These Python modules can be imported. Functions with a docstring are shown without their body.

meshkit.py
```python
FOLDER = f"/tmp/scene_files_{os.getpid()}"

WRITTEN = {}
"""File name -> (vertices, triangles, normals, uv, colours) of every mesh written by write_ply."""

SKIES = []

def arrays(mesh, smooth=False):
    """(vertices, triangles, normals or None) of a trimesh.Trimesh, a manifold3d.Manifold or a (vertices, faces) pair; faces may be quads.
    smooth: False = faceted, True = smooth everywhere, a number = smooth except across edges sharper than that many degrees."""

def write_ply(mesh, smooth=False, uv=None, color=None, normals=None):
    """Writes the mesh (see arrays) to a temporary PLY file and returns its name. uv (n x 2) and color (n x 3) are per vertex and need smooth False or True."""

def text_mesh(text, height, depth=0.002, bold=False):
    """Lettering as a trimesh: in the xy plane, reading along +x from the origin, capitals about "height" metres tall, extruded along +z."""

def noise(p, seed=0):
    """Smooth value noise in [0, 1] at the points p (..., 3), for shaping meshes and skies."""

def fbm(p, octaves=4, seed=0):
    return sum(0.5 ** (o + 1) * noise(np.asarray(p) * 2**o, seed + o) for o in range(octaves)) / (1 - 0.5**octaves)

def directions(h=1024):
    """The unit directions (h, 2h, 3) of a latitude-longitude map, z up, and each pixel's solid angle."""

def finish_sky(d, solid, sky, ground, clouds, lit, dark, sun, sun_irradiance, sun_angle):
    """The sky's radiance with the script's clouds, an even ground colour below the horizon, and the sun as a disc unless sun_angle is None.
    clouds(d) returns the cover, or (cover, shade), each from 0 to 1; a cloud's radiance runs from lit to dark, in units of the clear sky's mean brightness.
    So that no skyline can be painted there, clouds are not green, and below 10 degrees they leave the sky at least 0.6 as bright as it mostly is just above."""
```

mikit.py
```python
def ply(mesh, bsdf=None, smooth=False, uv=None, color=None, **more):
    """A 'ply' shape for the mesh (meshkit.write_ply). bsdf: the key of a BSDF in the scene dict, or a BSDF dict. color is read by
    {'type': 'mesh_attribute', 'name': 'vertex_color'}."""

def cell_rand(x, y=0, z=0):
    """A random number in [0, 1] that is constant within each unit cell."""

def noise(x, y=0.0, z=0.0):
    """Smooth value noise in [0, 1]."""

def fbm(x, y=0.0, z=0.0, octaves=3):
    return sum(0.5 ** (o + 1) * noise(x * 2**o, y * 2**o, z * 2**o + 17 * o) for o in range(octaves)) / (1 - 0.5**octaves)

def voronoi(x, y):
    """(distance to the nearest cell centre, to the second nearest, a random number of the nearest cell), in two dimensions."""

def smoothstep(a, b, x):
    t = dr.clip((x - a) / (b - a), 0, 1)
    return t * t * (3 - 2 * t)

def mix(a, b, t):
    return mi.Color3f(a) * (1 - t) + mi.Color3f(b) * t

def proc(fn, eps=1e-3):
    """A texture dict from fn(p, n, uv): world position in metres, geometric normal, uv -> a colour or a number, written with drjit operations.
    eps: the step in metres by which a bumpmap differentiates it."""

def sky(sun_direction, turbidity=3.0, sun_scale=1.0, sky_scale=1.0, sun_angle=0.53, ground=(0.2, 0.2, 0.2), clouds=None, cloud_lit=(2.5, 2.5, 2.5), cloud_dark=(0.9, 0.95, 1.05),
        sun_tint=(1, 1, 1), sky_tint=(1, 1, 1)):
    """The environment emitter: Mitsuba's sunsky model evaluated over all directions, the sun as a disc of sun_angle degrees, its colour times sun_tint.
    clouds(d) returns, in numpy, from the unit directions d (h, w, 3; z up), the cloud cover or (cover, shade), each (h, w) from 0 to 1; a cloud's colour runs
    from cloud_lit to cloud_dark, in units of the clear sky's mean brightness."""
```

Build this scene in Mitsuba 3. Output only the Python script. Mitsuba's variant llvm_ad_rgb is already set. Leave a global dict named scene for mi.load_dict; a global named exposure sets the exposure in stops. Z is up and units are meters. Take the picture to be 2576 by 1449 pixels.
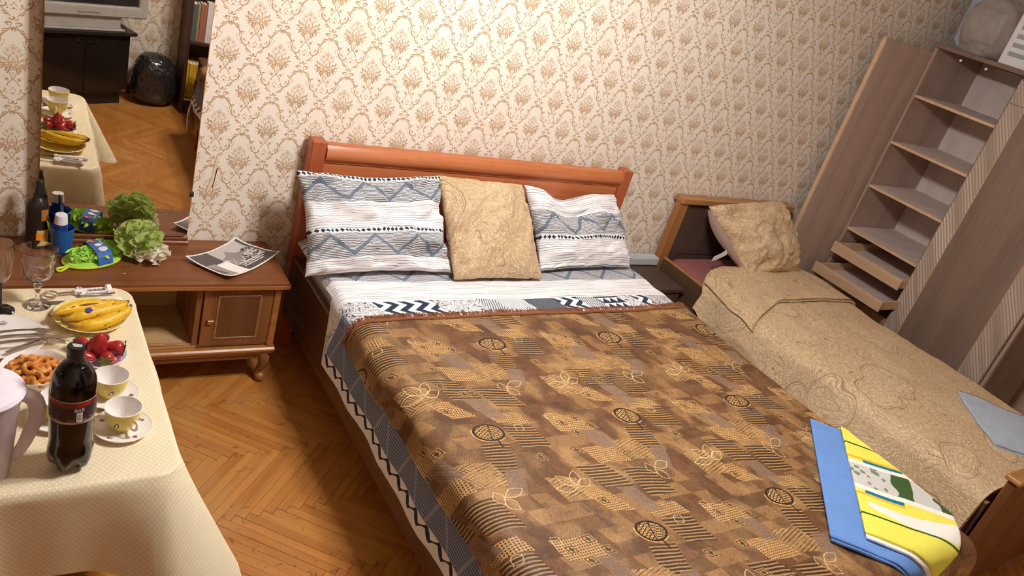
"""A bedroom with a made double bed, a single bed, a dressing table with a mirror, a laid low table and an open wardrobe."""
import math, random
import numpy as np, trimesh, drjit as dr, mitsuba as mi, mikit, meshkit
from mikit import proc, noise, fbm, voronoi, cell_rand, smoothstep, mix
from trimesh.creation import icosphere
from shapely.geometry import Polygon, Point, LineString, box as sbox
from shapely import affinity

T = mi.ScalarTransform4f
scene, labels = {'type': 'scene'}, {}

# ------------------------------------------------------------------ camera, sky, lamps, exposure
CAM = np.array([-0.830672, -2.814839, 1.892873])
FWD, UP = np.array([0.565326, 0.709025, -0.421532]), np.array([0.010486, 0.504812, 0.863166])
scene['camera'] = {'type': 'perspective', 'fov_axis': 'x', 'fov': 65.5327, 'near_clip': 0.05,
                   'to_world': T().look_at(origin=CAM.tolist(), target=(CAM + FWD).tolist(), up=UP.tolist())}
scene['sky'] = mikit.sky((-0.6, -0.5, 0.35), turbidity=4, sun_scale=0.0, sky_scale=0.024, sky_tint=(1.10, 0.85, 1.30))
exposure = 0.16
LAMP = np.array([0.68, -1.42, 2.30])          # the ceiling lamp that lights the room
BULB = 400.0                                   # radiance of its bulbs
BULB_RGB = (1.0, 0.985, 0.955)

# ------------------------------------------------------------------ helpers: entries
_count = {}
def key(name, parent=None):
    base = (parent + '__' if parent else '') + name
    n = _count.get(base, -1) + 1
    _count[base] = n
    return base if n == 0 else f'{base}_{n:03d}'
def note(k, label=None, cat=None, group=None, kind=None):
    d = {a: b for a, b in (('label', label), ('category', cat), ('group', group), ('kind', kind)) if b}
    if d: labels[k] = {**labels.get(k, {}), **d}
def thing(name, label, cat, group=None):
    k = key(name); note(k, label, cat, group); return k
def put(name, mesh, mat, parent=None, smooth=False, uv=None, color=None, label=None, cat=None, group=None, kind=None, **more):
    """One entry of the scene: a top-level thing, or a part of PARENT."""
    k = key(name, parent)
    scene[k] = mikit.ply(mesh, 'mat_' + mat, smooth=smooth, uv=uv, color=color, **more)
    note(k, label, cat, group, kind)
    return k
def again(name, src, to_world, parent=None, **kw):
    k = key(name, parent); scene[k] = {**scene[src], 'to_world': to_world}; note(k, **kw); return k

# ------------------------------------------------------------------ helpers: meshes
def TM(v, f): return trimesh.Trimesh(np.asarray(v, float), np.asarray(f, int), process=False)
def cat(*ms): return trimesh.util.concatenate([m for m in ms if m is not None])
def cbox(x0, x1, y0, y1, z0, z1, c=0.002):
    """A box with chamfered edges."""
    lo, hi = np.array([x0, y0, z0], float), np.array([x1, y1, z1], float)
    c = min(c, 0.45 * (hi - lo).min())
    pts = []
    for s in np.ndindex(2, 2, 2):
        p = np.where(s, hi, lo)
        for a in range(3):
            q = p + np.where(s, -c, c); q[a] = p[a]; pts.append(q)
    return trimesh.convex.convex_hull(np.array(pts))
def cyl(r, z0, z1, n=24, c=0.0):
    c = min(c, r * .4, (z1 - z0) * .4)
    return lathe([(0, z0), (r - c, z0), (r, z0 + c), (r, z1 - c), (r - c, z1), (0, z1)] if c else [(0, z0), (r, z0), (r, z1), (0, z1)], n)
def lathe(prof, n=36, ell=1.0):
    prof = np.asarray(prof, float); a = np.arange(n) * 2 * np.pi / n
    v = np.stack([prof[:, None, 0] * np.cos(a), prof[:, None, 0] * np.sin(a) * ell, np.repeat(prof[:, None, 1], n, 1)], -1).reshape(-1, 3)
    f = []
    for i in range(len(prof) - 1):
        for j in range(n):
            p, q, r, s = i * n + j, i * n + (j + 1) % n, (i + 1) * n + (j + 1) % n, (i + 1) * n + j
            if prof[i, 0] > 1e-9: f.append((p, q, r)) 
            if prof[i + 1, 0] > 1e-9: f.append((p, r, s))
            elif prof[i, 0] > 1e-9: pass
    return TM(v, f)
def tube(path, rad, n=8, closed=False):
    path = np.asarray(path, float); m = len(path); rad = np.broadcast_to(np.asarray(rad, float), (m,))
    tan = np.gradient(path, axis=0) if not closed else np.roll(path, -1, 0) - np.roll(path, 1, 0)
    tan /= np.maximum(np.linalg.norm(tan, axis=1, keepdims=True), 1e-12)
    ref = np.array([0, 0, 1.0]) if abs(tan[0, 2]) < .9 else np.array([1.0, 0, 0])
    u = np.cross(ref, tan[0]); u /= np.linalg.norm(u); vs = []
    for i in range(m):
        u = u - tan[i] * np.dot(u, tan[i]); u /= max(np.linalg.norm(u), 1e-12); w = np.cross(tan[i], u)
        a = np.arange(n) * 2 * np.pi / n
        vs.append(path[i] + rad[i] * (np.cos(a)[:, None] * u + np.sin(a)[:, None] * w))
    v = np.concatenate(vs); f = []
    for i in range(m if closed else m - 1):
        for j in range(n):
            p, q = i * n + j, i * n + (j + 1) % n; r, s = ((i + 1) % m) * n + (j + 1) % n, ((i + 1) % m) * n + j
            f += [(p, q, r), (p, r, s)]
    if not closed:
        v = np.vstack([v, path[0], path[-1]]); a, b = len(v) - 2, len(v) - 1
        for j in range(n): f += [(a, (j + 1) % n, j), (b, (m - 1) * n + j, (m - 1) * n + (j + 1) % n)]
    return TM(v, f)
def spline(pts, n=24):
    from scipy.interpolate import CubicSpline
    p = np.asarray(pts, float); t = np.r_[0, np.cumsum(np.linalg.norm(np.diff(p, axis=0), axis=1))]
    return CubicSpline(t, p)(np.linspace(0, t[-1], n))
def extr(poly, h): 
    gs = getattr(poly, 'geoms', [poly])
    return cat(*[trimesh.creation.extrude_polygon(g, h, engine='earcut') for g in gs])
def rot(rx=0, ry=0, rz=0):
    return trimesh.transformations.euler_matrix(math.radians(rx), math.radians(ry), math.radians(rz), 'sxyz')
def mv(m, loc=(0, 0, 0), rx=0, ry=0, rz=0, s=1.0):
    m = m.copy(); A = rot(rx, ry, rz); A[:3, :3] = A[:3, :3] @ np.diag(np.broadcast_to(s, 3)); A[:3, 3] = loc
    m.apply_transform(A); return m
def gridmesh(P, closed_u=False):
    n, m = P.shape[:2]; i = np.arange(n * m).reshape(n, m)
    j = np.concatenate([i, i[:, :1]], 1) if closed_u else i
    a, b, c, d = j[:-1, :-1].ravel(), j[:-1, 1:].ravel(), j[1:, 1:].ravel(), j[1:, :-1].ravel()
    return TM(P.reshape(-1, 3), np.concatenate([np.stack([a, b, c], 1), np.stack([a, c, d], 1)]))
def shell(P, UV, th):
    """A cloth sheet of thickness th from a grid of points (its top side) and uv: (mesh, uv)."""
    n, m = P.shape[:2]
    du, dv = np.gradient(P, axis=0), np.gradient(P, axis=1); N = np.cross(dv, du); N /= np.maximum(np.linalg.norm(N, axis=2, keepdims=True), 1e-12)
    if N[..., 2].mean() < 0: N = -N
    Q = P - N * th
    g = gridmesh(P); k = n * m; f1 = g.faces
    c = P[f1[0][0] // m, f1[0][0] % m]; fn = np.cross(g.vertices[f1[:, 1]] - g.vertices[f1[:, 0]], g.vertices[f1[:, 2]] - g.vertices[f1[:, 0]]).sum(0)
    if np.dot(fn, N.sum((0, 1))) < 0: f1 = f1[:, ::-1]
    i = np.arange(k).reshape(n, m); edge = np.concatenate([i[0, :-1], i[:-1, -1], i[-1, :0:-1], i[:0:-1, 0]]); nx = np.roll(edge, -1)
    side = np.concatenate([np.stack([edge, nx, nx + k], 1), np.stack([edge, nx + k, edge + k], 1)])
    return TM(np.vstack([P.reshape(-1, 3), Q.reshape(-1, 3)]), np.vstack([f1, f1[:, ::-1] + k, side])), np.vstack([UV.reshape(-1, 2)] * 2)
def rbox(w, d, h, r, n=6):
    """A softly rounded box centred on the origin."""
    m = icosphere(subdivisions=3); v = m.vertices; e = np.maximum(np.array([w, d, h]) / 2 - r, 1e-4)
    m.vertices = v * r + np.sign(np.where(np.abs(v) < 1e-6, 0, v)) * e
    return trimesh.convex.convex_hull(m.vertices)
def rrect(x0, y0, x1, y1, r): return sbox(x0 + r, y0 + r, x1 - r, y1 - r).buffer(r, quad_segs=6)
def vnoise(p, s, seed=0, oct=3): return meshkit.fbm(np.asarray(p) * s, oct, seed) - .5
def bendline(s, w, r, drop):
    """Where the arc length s (0 at the middle of a flat top of half width w) lies when it runs over a rounded edge of radius r and hangs down: (across, height)."""
    a = np.abs(s); t = np.clip(a - w, 0, None); q = r * np.pi / 2; th = np.clip(t / r, 0, np.pi / 2)
    x = np.minimum(a, w) + r * np.sin(th); z = -r * (1 - np.cos(th)) - np.clip(t - q, 0, None) * drop
    x = x + np.clip(t - q, 0, None) * math.sqrt(max(0, 1 - drop * drop))
    return np.sign(s) * x, z

# ------------------------------------------------------------------ materials
def lin(r, g, b): return tuple(((c / 255 + .055) / 1.055) ** 2.4 if c > 10 else c / 255 / 12.92 for c in (r, g, b))
def mat(name, color, rough=.6, spec=.4, bump=None, bscale=1.0, eps=1e-3, **more):
    col = proc(color) if callable(color) else {'type': 'rgb', 'value': list(lin(*color))}
    b = {'type': 'principled', 'base_color': col, 'roughness': rough if not callable(rough) else proc(rough), 'specular': spec, **more}
    if bump: b = {'type': 'bumpmap', 'tex': proc(bump, eps=eps), 'scale': bscale, 'bsdf': b}
    scene['mat_' + name] = {'type': 'twosided', 'bsdf': b}
def wood(c1, c2, axis, k=1.0, dark=None, ring=7.0):
    """Grain that runs along an axis of the room."""
    c1, c2 = lin(*c1), lin(*c2); dk = lin(*dark) if dark else tuple(.45 * c for c in c2)
    def fn(p, n, uv):
        q = [p.x, p.y, p.z]; l = q.pop(axis); a, b = q
        w = fbm(l * 1.3 * k, a * 9 * k, b * 9 * k, 3)
        g = noise(l * 4 * k, a * 140 * k + w * 5, b * 140 * k + w * 5)
        r = .5 + .5 * dr.sin((a + b) * 55 * k * ring / 7 + w * 14)
        c = mix(c1, c2, dr.clip(.25 + .45 * r * w * 1.6 + .3 * g, 0, 1))
        pores = smoothstep(.72, .9, noise(l * 18 * k, a * 420 * k, b * 420 * k))
        return c * (1 - .25 * pores) + mi.Color3f(dk) * (.12 * pores)
    return fn
def uvwood(c1, c2, k=1.0):
    c1, c2 = lin(*c1), lin(*c2)
    def fn(p, n, uv):
        w = fbm(uv.x * 2 * k, uv.y * 12 * k, 3.0, 3); g = noise(uv.x * 5 * k, uv.y * 160 * k + w * 6, 1.0)
        return mix(c1, c2, dr.clip(w * .7 + .4 * g, 0, 1))
    return fn
# ---- wallpaper: a damask of bouquets in a trellis of scrolls (one side of the motif; it is mirrored), as tapered strokes x, y, radius, x, y, radius, strength
WA, WB, WZ = 0.1767, 0.12991, 1.3023
DAMASK = [tuple(map(float, s.split(','))) for s in ".005,.063,.006,.018,.031,.007,1;.018,.031,.007,.004,-.021,.006,1;.018,-.006,.005,.043,.006,.007,1;.043,.006,.007,.041,-.026,.008,1;.041,-.026,.008,.014,-.063,.007,1;.045,.124,.009,.062,.083,.009,1;.062,.083,.009,.072,.031,.009,1;.072,.031,.009,.073,-.012,.01,1;.073,-.012,.01,.055,-.058,.009,1;.055,-.058,.009,.013,-.084,.01,1;.01,-.083,.01,.001,-.108,.009,1;.097,.014,.007,.155,.061,.014,1;.183,.025,.009,.203,.091,.016,1;.19,-.004,.012,.234,.005,.014,1;.115,-.02,.009,.185,-.034,.013,1;.081,-.058,.009,.145,-.05,.013,1;.145,-.05,.013,.186,-.084,.012,1;.092,-.089,.008,.137,-.084,.013,1;.137,-.084,.013,.182,-.128,.012,1;.036,-.083,.01,.049,-.131,.014,1;.049,-.131,.014,.084,-.19,.017,1;.054,-.094,.009,.095,-.112,.018,1;.095,-.112,.018,.116,-.159,.016,1;.081,-.101,.009,.091,-.153,.012,.5;.202,-.066,.007,.202,-.066,.007,1;.231,-.061,.009,.231,-.061,.009,1;.225,-.089,.008,.225,-.089,.008,1;.005,.247,.027,.005,.247,.027,.7;.006,.302,.008,.006,.302,.008,1;.031,.292,.008,.031,.292,.008,1;.049,.264,.008,.049,.264,.008,1;.027,.225,.007,.027,.225,.007,1;.082,.205,.021,.082,.205,.021,.7;.11,.235,.007,.11,.235,.007,1;.123,.202,.008,.123,.202,.008,1;.106,.174,.007,.106,.174,.007,1;.064,.241,.007,.064,.241,.007,1;.083,.106,.01,.118,.137,.018,.55;.118,.137,.018,.15,.161,.008,.55;.008,.177,.008,.015,.136,.006,1;.048,-.191,.008,.039,-.242,.008,1;.039,-.242,.008,.006,-.3,.007,1;.023,-.128,.007,.006,-.132,.007,1;.006,-.177,.006,.006,-.177,.006,1;.015,-.176,.006,.015,-.176,.006,1;.007,-.198,.006,.007,-.198,.006,1;.02,-.218,.006,.02,-.218,.006,1;.007,-.243,.006,.007,-.243,.006,1;.006,-.3,.007,.066,-.362,.008,1;.066,-.362,.008,.091,-.419,.01,1;.091,-.306,.03,.091,-.306,.03,.85;.129,-.254,.007,.129,-.254,.007,1;.146,-.277,.007,.146,-.277,.007,1;.284,-.348,.014,.266,-.333,.01,1;.268,-.388,.01,.283,-.443,.015,1;.283,-.443,.015,.248,-.505,.013,1;.248,-.505,.013,.198,-.538,.01,1;.198,-.538,.01,.14,-.534,.009,1;.14,-.534,.009,.109,-.5,.012,1;.109,-.5,.012,.122,-.477,.012,1;.236,-.45,.009,.221,-.415,.008,1;.215,-.462,.007,.203,-.433,.007,1;.193,-.479,.006,.189,-.457,.005,1;.364,-.373,.011,.364,-.373,.011,1;.349,-.414,.01,.349,-.414,.01,1;.333,-.452,.01,.333,-.452,.01,1;.313,-.483,.008,.313,-.483,.008,1;.292,-.507,.007,.292,-.507,.007,1;.265,-.525,.006,.265,-.525,.006,1;.309,-.396,.005,.321,-.358,.007,1;.321,-.358,.007,.302,-.311,.012,1;.302,-.311,.012,.239,-.297,.013,1;.095,-.553,.012,.095,-.553,.012,1;.001,-.46,.017,.001,-.46,.017,.6;.041,-.505,.012,.023,-.487,.008,.7;.002,-.553,.017,.002,-.553,.017,1;.039,-.568,.007,.039,-.568,.007,1;.494,.033,.014,.493,-.001,.009,1;.471,-.012,.011,.432,.011,.01,1;.475,-.071,.007,.445,-.054,.012,1;.445,-.054,.012,.399,-.058,.015,1;.399,-.058,.015,.37,-.085,.008,1;.399,-.062,.009,.405,-.102,.009,1;.405,-.102,.009,.427,-.102,.007,1;.485,-.146,.017,.459,-.182,.008,1;.485,-.162,.012,.479,-.202,.008,1;.463,-.09,.006,.442,-.16,.01,1;.442,-.16,.01,.389,-.22,.008,1;.389,-.22,.008,.331,-.266,.014,1;.331,-.266,.014,.312,-.303,.014,1;.414,-.17,.008,.356,-.183,.014,1;.39,-.213,.008,.331,-.219,.012,1;.449,.038,.005,.426,.081,.007,1;.426,.081,.007,.356,.137,.007,1;.356,.137,.007,.317,.181,.012,1;.406,.076,.01,.355,.087,.01,1;.372,.113,.008,.328,.12,.009,1".split(';')]
DAMASK += [(.0, .02, .05, .0, .14, .06, .16), (.05, -.02, .05, .13, .03, .05, .26), (.04, -.08, .05, .11, -.09, .045, .30), (.0, .24, .05, .07, .2, .05, .2), (0, -.22, .03, 0, -.3, .02, .2)]
def damask_ink(p):
    ink = mi.Float(0)
    for ox, oz in ((0.0, 0.0), (.5, WB / WA)):
        u = p.x / WA - ox; w = (p.z - WZ) / WA - oz; pz = 2 * WB / WA
        X = dr.abs(u - dr.floor(u + .5)); Y = w - pz * dr.floor(w / pz + .5 + .08) 
        for ax, ay, ar, bx, by, br, t in DAMASK:
            ex, ey = bx - ax, by - ay; L = ex * ex + ey * ey + 1e-9
            px, py = X - ax, Y - ay
            h = dr.clip((px * ex + py * ey) / L, 0, 1)
            d = dr.sqrt(dr.square(px - ex * h) + dr.square(py - ey * h)) - (ar + (br - ar) * h)
            ink = dr.maximum(ink, t * dr.clip(.5 - d / (.009 if t > .35 else .04), 0, 1))
    return ink
def wallpaper(p, n, uv):
    base = mix(lin(236, 225, 211), lin(227, 214, 199), fbm(p.x * 3, p.z * 3, 1.0, 3))
    base = base * (1 - .05 * noise(p.x * 700, p.z * 90, 2.0))
    shade = mix(lin(150, 112, 62), lin(182, 143, 88), noise(p.x * 60, p.z * 60, 5.0))
    return dr.lerp(base, shade, damask_ink(p) * .88)
def wallpaper_front(p, n, uv): return wallpaper(p, n, uv)
mat('wallpaper', wallpaper, rough=.62, spec=.25)
mat('wallpaper_plain', (168, 146, 122), rough=.8)
mat('torn_paper', (215, 196, 168), rough=.9); mat('gap_dark', (70, 48, 34), rough=.9)
mat('ceiling', (206, 200, 192), rough=.9)
mat('baseboard', wood((116, 74, 42), (84, 50, 28), 0), rough=.5)

# ---- woods
for i, (a, b) in enumerate((((190, 128, 62), (164, 102, 46)), ((185, 122, 58), (158, 96, 42)), ((194, 133, 66), (169, 108, 50)), ((181, 117, 54), (153, 91, 39)))):
    k = i
    def plank_col(p, n, uv, a=lin(*a), b=lin(*b), s=i):
        w = fbm(uv.x * 5, uv.y * 60, s + 3.0, 3); g = noise(uv.x * 14, uv.y * 700 + w * 6, s + .5)
        c = mix(a, b, dr.clip(w * .8 + .35 * g - .1, 0, 1))
        worn = smoothstep(.55, .8, fbm(p.x * 5, p.y * 5, 9.0, 4))
        spots = smoothstep(.88, .94, noise(p.x * 60, p.y * 60, 3.0)) * noise(p.x * 9, p.y * 9, 6.0)
        return (c * (1 - .5 * spots)) * (1 - worn * .3) + mi.Color3f(lin(205, 160, 100)) * (.3 * worn * .8)
    mat(f'parquet_{i}', plank_col, rough=.33, spec=.45)
mat('parquet_bed', (60, 34, 16), rough=.9)
mat('cherry', wood((196, 120, 76), (166, 90, 52), 0, .8), rough=.28, spec=.5, clearcoat=.35, clearcoat_gloss=.85)
mat('cherry_post', wood((176, 94, 56), (148, 70, 40), 2, .8), rough=.26, spec=.5, clearcoat=.4, clearcoat_gloss=.85)
mat('cherry_shaded', wood((84, 50, 35), (62, 37, 26), 1, .8), rough=.3, spec=.5, clearcoat=.3)  # same cherry darkened: the shade along the bed sides put into the colour
mat('walnut', wood((138, 84, 48), (100, 56, 30), 0, 1.0), rough=.34, spec=.45, clearcoat=.25, clearcoat_gloss=.8)
mat('walnut_edge', wood((176, 120, 66), (146, 90, 46), 0, 1.2), rough=.32, spec=.5, clearcoat=.3)
mat('walnut_v', wood((150, 98, 58), (108, 66, 36), 2, 1.1), rough=.38, spec=.4)
mat('walnut_panel', wood((116, 72, 42), (90, 54, 30), 2, .8), rough=.4, spec=.4)
mat('walnut_inlay', wood((160, 116, 74), (134, 92, 56), 0, 1.5), rough=.4, spec=.4)
mat('walnut_inside', wood((204, 172, 122), (180, 146, 98), 0, .7), rough=.6, spec=.3)
mat('table_wood', wood((104, 58, 34), (70, 36, 20), 2, 1.0), rough=.35, spec=.45)
mat('robe', wood((178, 152, 137), (156, 131, 117), 2, .55), rough=.36, spec=.4)  # wardrobe woods greyed and lightened: a pale haze put into the colour
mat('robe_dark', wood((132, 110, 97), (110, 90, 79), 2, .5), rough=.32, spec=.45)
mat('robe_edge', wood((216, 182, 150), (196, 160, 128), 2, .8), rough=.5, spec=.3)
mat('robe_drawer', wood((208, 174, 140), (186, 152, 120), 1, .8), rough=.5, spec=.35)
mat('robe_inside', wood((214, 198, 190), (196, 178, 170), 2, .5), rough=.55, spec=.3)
def veneer(p, n, uv):
    s = (p.z - p.y * 1.6 + .02 * noise(p.z * 8, p.y * 8, 1.0)) / .030
    q = .5 + .5 * dr.sin(s * 6.2832 + 2.5 * noise(p.z * 6, p.y * 6, 4.0))
    return mix(lin(150, 130, 118), lin(204, 184, 170), q * noise(p.z * 22 - p.y * 35, 3.0, 1.0) * 1.3)
mat('robe_veneer', veneer, rough=.36, spec=.4)
mat('oak_frame', wood((176, 126, 78), (148, 100, 58), 0, .9), rough=.38, spec=.4)
mat('oak_post', wood((170, 118, 70), (142, 94, 52), 2, .9), rough=.4, spec=.4)
mat('oak_side', wood((92, 68, 50), (74, 54, 40), 1, .7), rough=.45, spec=.35)
mat('oak_panel', wood((92, 72, 64), (78, 60, 52), 2, .5), rough=.3, spec=.45)
mat('foot_panel', wood((124, 76, 42), (94, 56, 30), 2, .7), rough=.35, spec=.45)
mat('dark_stand', wood((84, 66, 58), (66, 52, 46), 0, .7), rough=.5, spec=.35)
mat('bookcase_wood', wood((78, 48, 32), (56, 34, 24), 2, .8), rough=.4, spec=.4)
mat('chair_wood', wood((104, 60, 36), (80, 44, 26), 2, .8), rough=.4)
mat('black_wood', (38, 32, 29), rough=.4, spec=.4)
mat('smoked_glass', (30, 24, 21), rough=.08, spec=.5)

# ---- cloths
def wavy(v, u, per, amp=.0035, f=5.0): return (v + amp * noise(u * f, v * 40, 2.0)) / per
def frac(x): return x - dr.floor(x)
INK, PALE, SLATE = lin(46, 54, 68), lin(230, 227, 228), lin(106, 118, 134)
def ethnic_bands(u, v):
    """White cotton printed with rows of diamonds, dense stripes under a zigzag, and thin uneven lines."""
    P = .30; w = v - P * dr.floor(v / P)
    du, dv = dr.abs(frac(u / .021) - .5) * .021, dr.abs(w - .014)
    dia = dr.select((du / .0092 + dv / .0115) < 1, 1.0, 0.0) * dr.select(w < .028, 1.0, 0.0)
    inb = dr.select((w > .032) & (w < .158), 1.0, 0.0)
    st = smoothstep(.34, .48, dr.abs(frac(wavy(w, u, .0078)) - .5) * 2) * inb
    tri = dr.abs(frac(u / .20) - .5) * 2
    z = dr.abs(w - (.045 + .10 * tri)) * .72
    zig = dr.select(z < .0068, 1.0, 0.0) * inb; ze = dr.select((z > .0046) & (z < .0068), 1.0, 0.0) * inb
    inc = dr.select(w > .160, 1.0, 0.0)
    ln = dr.abs(frac(wavy(w, u, .0125, .006, 6.0)) - .5) * 2
    thin = smoothstep(.72, .86, ln) * smoothstep(.25, .5, noise(u * 9, dr.floor(wavy(w, u, .0125, .006, 6.0)) * 3.7, 1.0)) * inc
    edge = dr.select((dr.abs(w - .030) < .0012) | (dr.abs(w - .0005) < .001), 1.0, 0.0)
    ink = dr.maximum(dr.maximum(dia, st * .86), dr.maximum(thin * .8, edge * .7))
    c = dr.lerp(mi.Color3f(PALE), mi.Color3f(INK), ink)
    c = dr.lerp(c, mi.Color3f(SLATE), zig); return dr.lerp(c, mi.Color3f(lin(70, 82, 98)), ze * .8)
def pillow_print(p, n, uv): return ethnic_bands(uv.x, uv.y)
BLOCKS = [(.10, 1), (.34, 2), (.53, 1), (.62, 5), (.76, 4), (.91, 6), (1.03, 2), (1.13, 5), (1.26, 3), (1.34, 1), (1.42, 2), (1.55, 7), (1.62, 5), (1.72, 4), (3.0, 4)]
def duvet_print(p, n, uv):
    """uv: metres across the bed from its left edge (below 0 and above 1.58: the sides that hang), and metres from the headboard."""
    u, v = uv.x, uv.y
    top = ethnic_bands(u, .46 - v + .30 + .0)
    plain = dr.select((v > .425) & (v < .575), 1.0, 0.0)
    ln = smoothstep(.74, .88, dr.abs(frac(wavy(v, u, .0135, .006, 6.0)) - .5) * 2) * smoothstep(.3, .55, noise(u * 7, dr.floor(v / .0135) * 3.7, 1.0))
    c = dr.lerp(top, dr.lerp(mi.Color3f(PALE), mi.Color3f(INK), ln * .75), plain)
    # the patchwork row
    q = v - .57; s = u - .35 * q
    kind = mi.Float(4)
    for b, k in reversed(BLOCKS): kind = dr.select(s < b, float(k), kind)
    n1 = dr.abs(noise(u * 150, v * 150, 1.0) - .5); n2 = dr.abs(noise(u * 130 + 9, v * 160, 7.0) - .5)
    net = dr.select((n1 < .05) | (n2 < .05), 1.0, 0.0)
    chev = dr.select(frac(u / .062 - dr.abs(frac(v / .075) - .5) * 1.5) < .5, 1.0, 0.0)
    strp = smoothstep(.35, .6, dr.abs(frac((u + .35 * v + .004 * noise(u * 30, v * 14, 1.0)) / .0105) - .5) * 2)
    thin = smoothstep(.66, .84, dr.abs(frac((u - .12 * v + .005 * noise(u * 20, v * 16, 1.0)) / .0125) - .5) * 2)
    navy = .72 + .28 * smoothstep(.3, .5, dr.abs(frac((v + .004 * dr.sin(u * 220)) / .008) - .5) * 2)
    tri = dr.select(dr.abs(frac(u / .04) - .5) * 1.6 < frac(v / .045), 1.0, 0.0)
    def is_(k): return dr.select(dr.abs(kind - k) < .5, 1.0, 0.0)
    ink = net * is_(1) + chev * is_(2) + tri * is_(3) + thin * is_(4) + strp * .85 * is_(5) + navy * is_(6) + dr.maximum(net, .45 * noise(u * 50, v * 50, 3.0)) * is_(7)
    patch = dr.lerp(mi.Color3f(PALE), mi.Color3f(lin(44, 56, 74)), dr.clip(ink, 0, 1))
    c = dr.lerp(c, patch, dr.select(v > .575, 1.0, 0.0))
    # the sides that hang: a slate striped border with light bars, then a white hem with dark triangles
    e = dr.maximum(-u, u - 1.58)
    st = smoothstep(.3, .6, dr.abs(frac((e + .004 * noise(v * 16, e * 20, 1.0)) / .0085) - .5) * 2)
    border = dr.lerp(mi.Color3f(lin(142, 148, 168)), mi.Color3f(lin(82, 90, 112)), st)
    bar = dr.select(dr.minimum(dr.abs(frac((v + .25 * e) / .2) - .5), dr.abs(frac((v - .9 * e) / .2 + .4) - .5)) * .2 < .0055, 1.0, 0.0)
    border = dr.lerp(border, mi.Color3f(lin(150, 156, 172)), bar * .8)
    h = (.215 - e) / .032
    zz = dr.select((dr.abs(h - (.15 + .7 * dr.abs(frac(v / .070) - .5) * 2)) < .20 + .12 * dr.sin(v * 89.8)) , 1.0, 0.0)
    hem = dr.lerp(mi.Color3f(PALE), mi.Color3f(INK), zz)
    side = dr.select(h < 1, hem, border)
    return dr.select((e > .025) & (v > .62), side, c)
mat('duvet', duvet_print, rough=.85, spec=.15); mat('ethnic_cotton', pillow_print, rough=.85, spec=.15)
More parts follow.
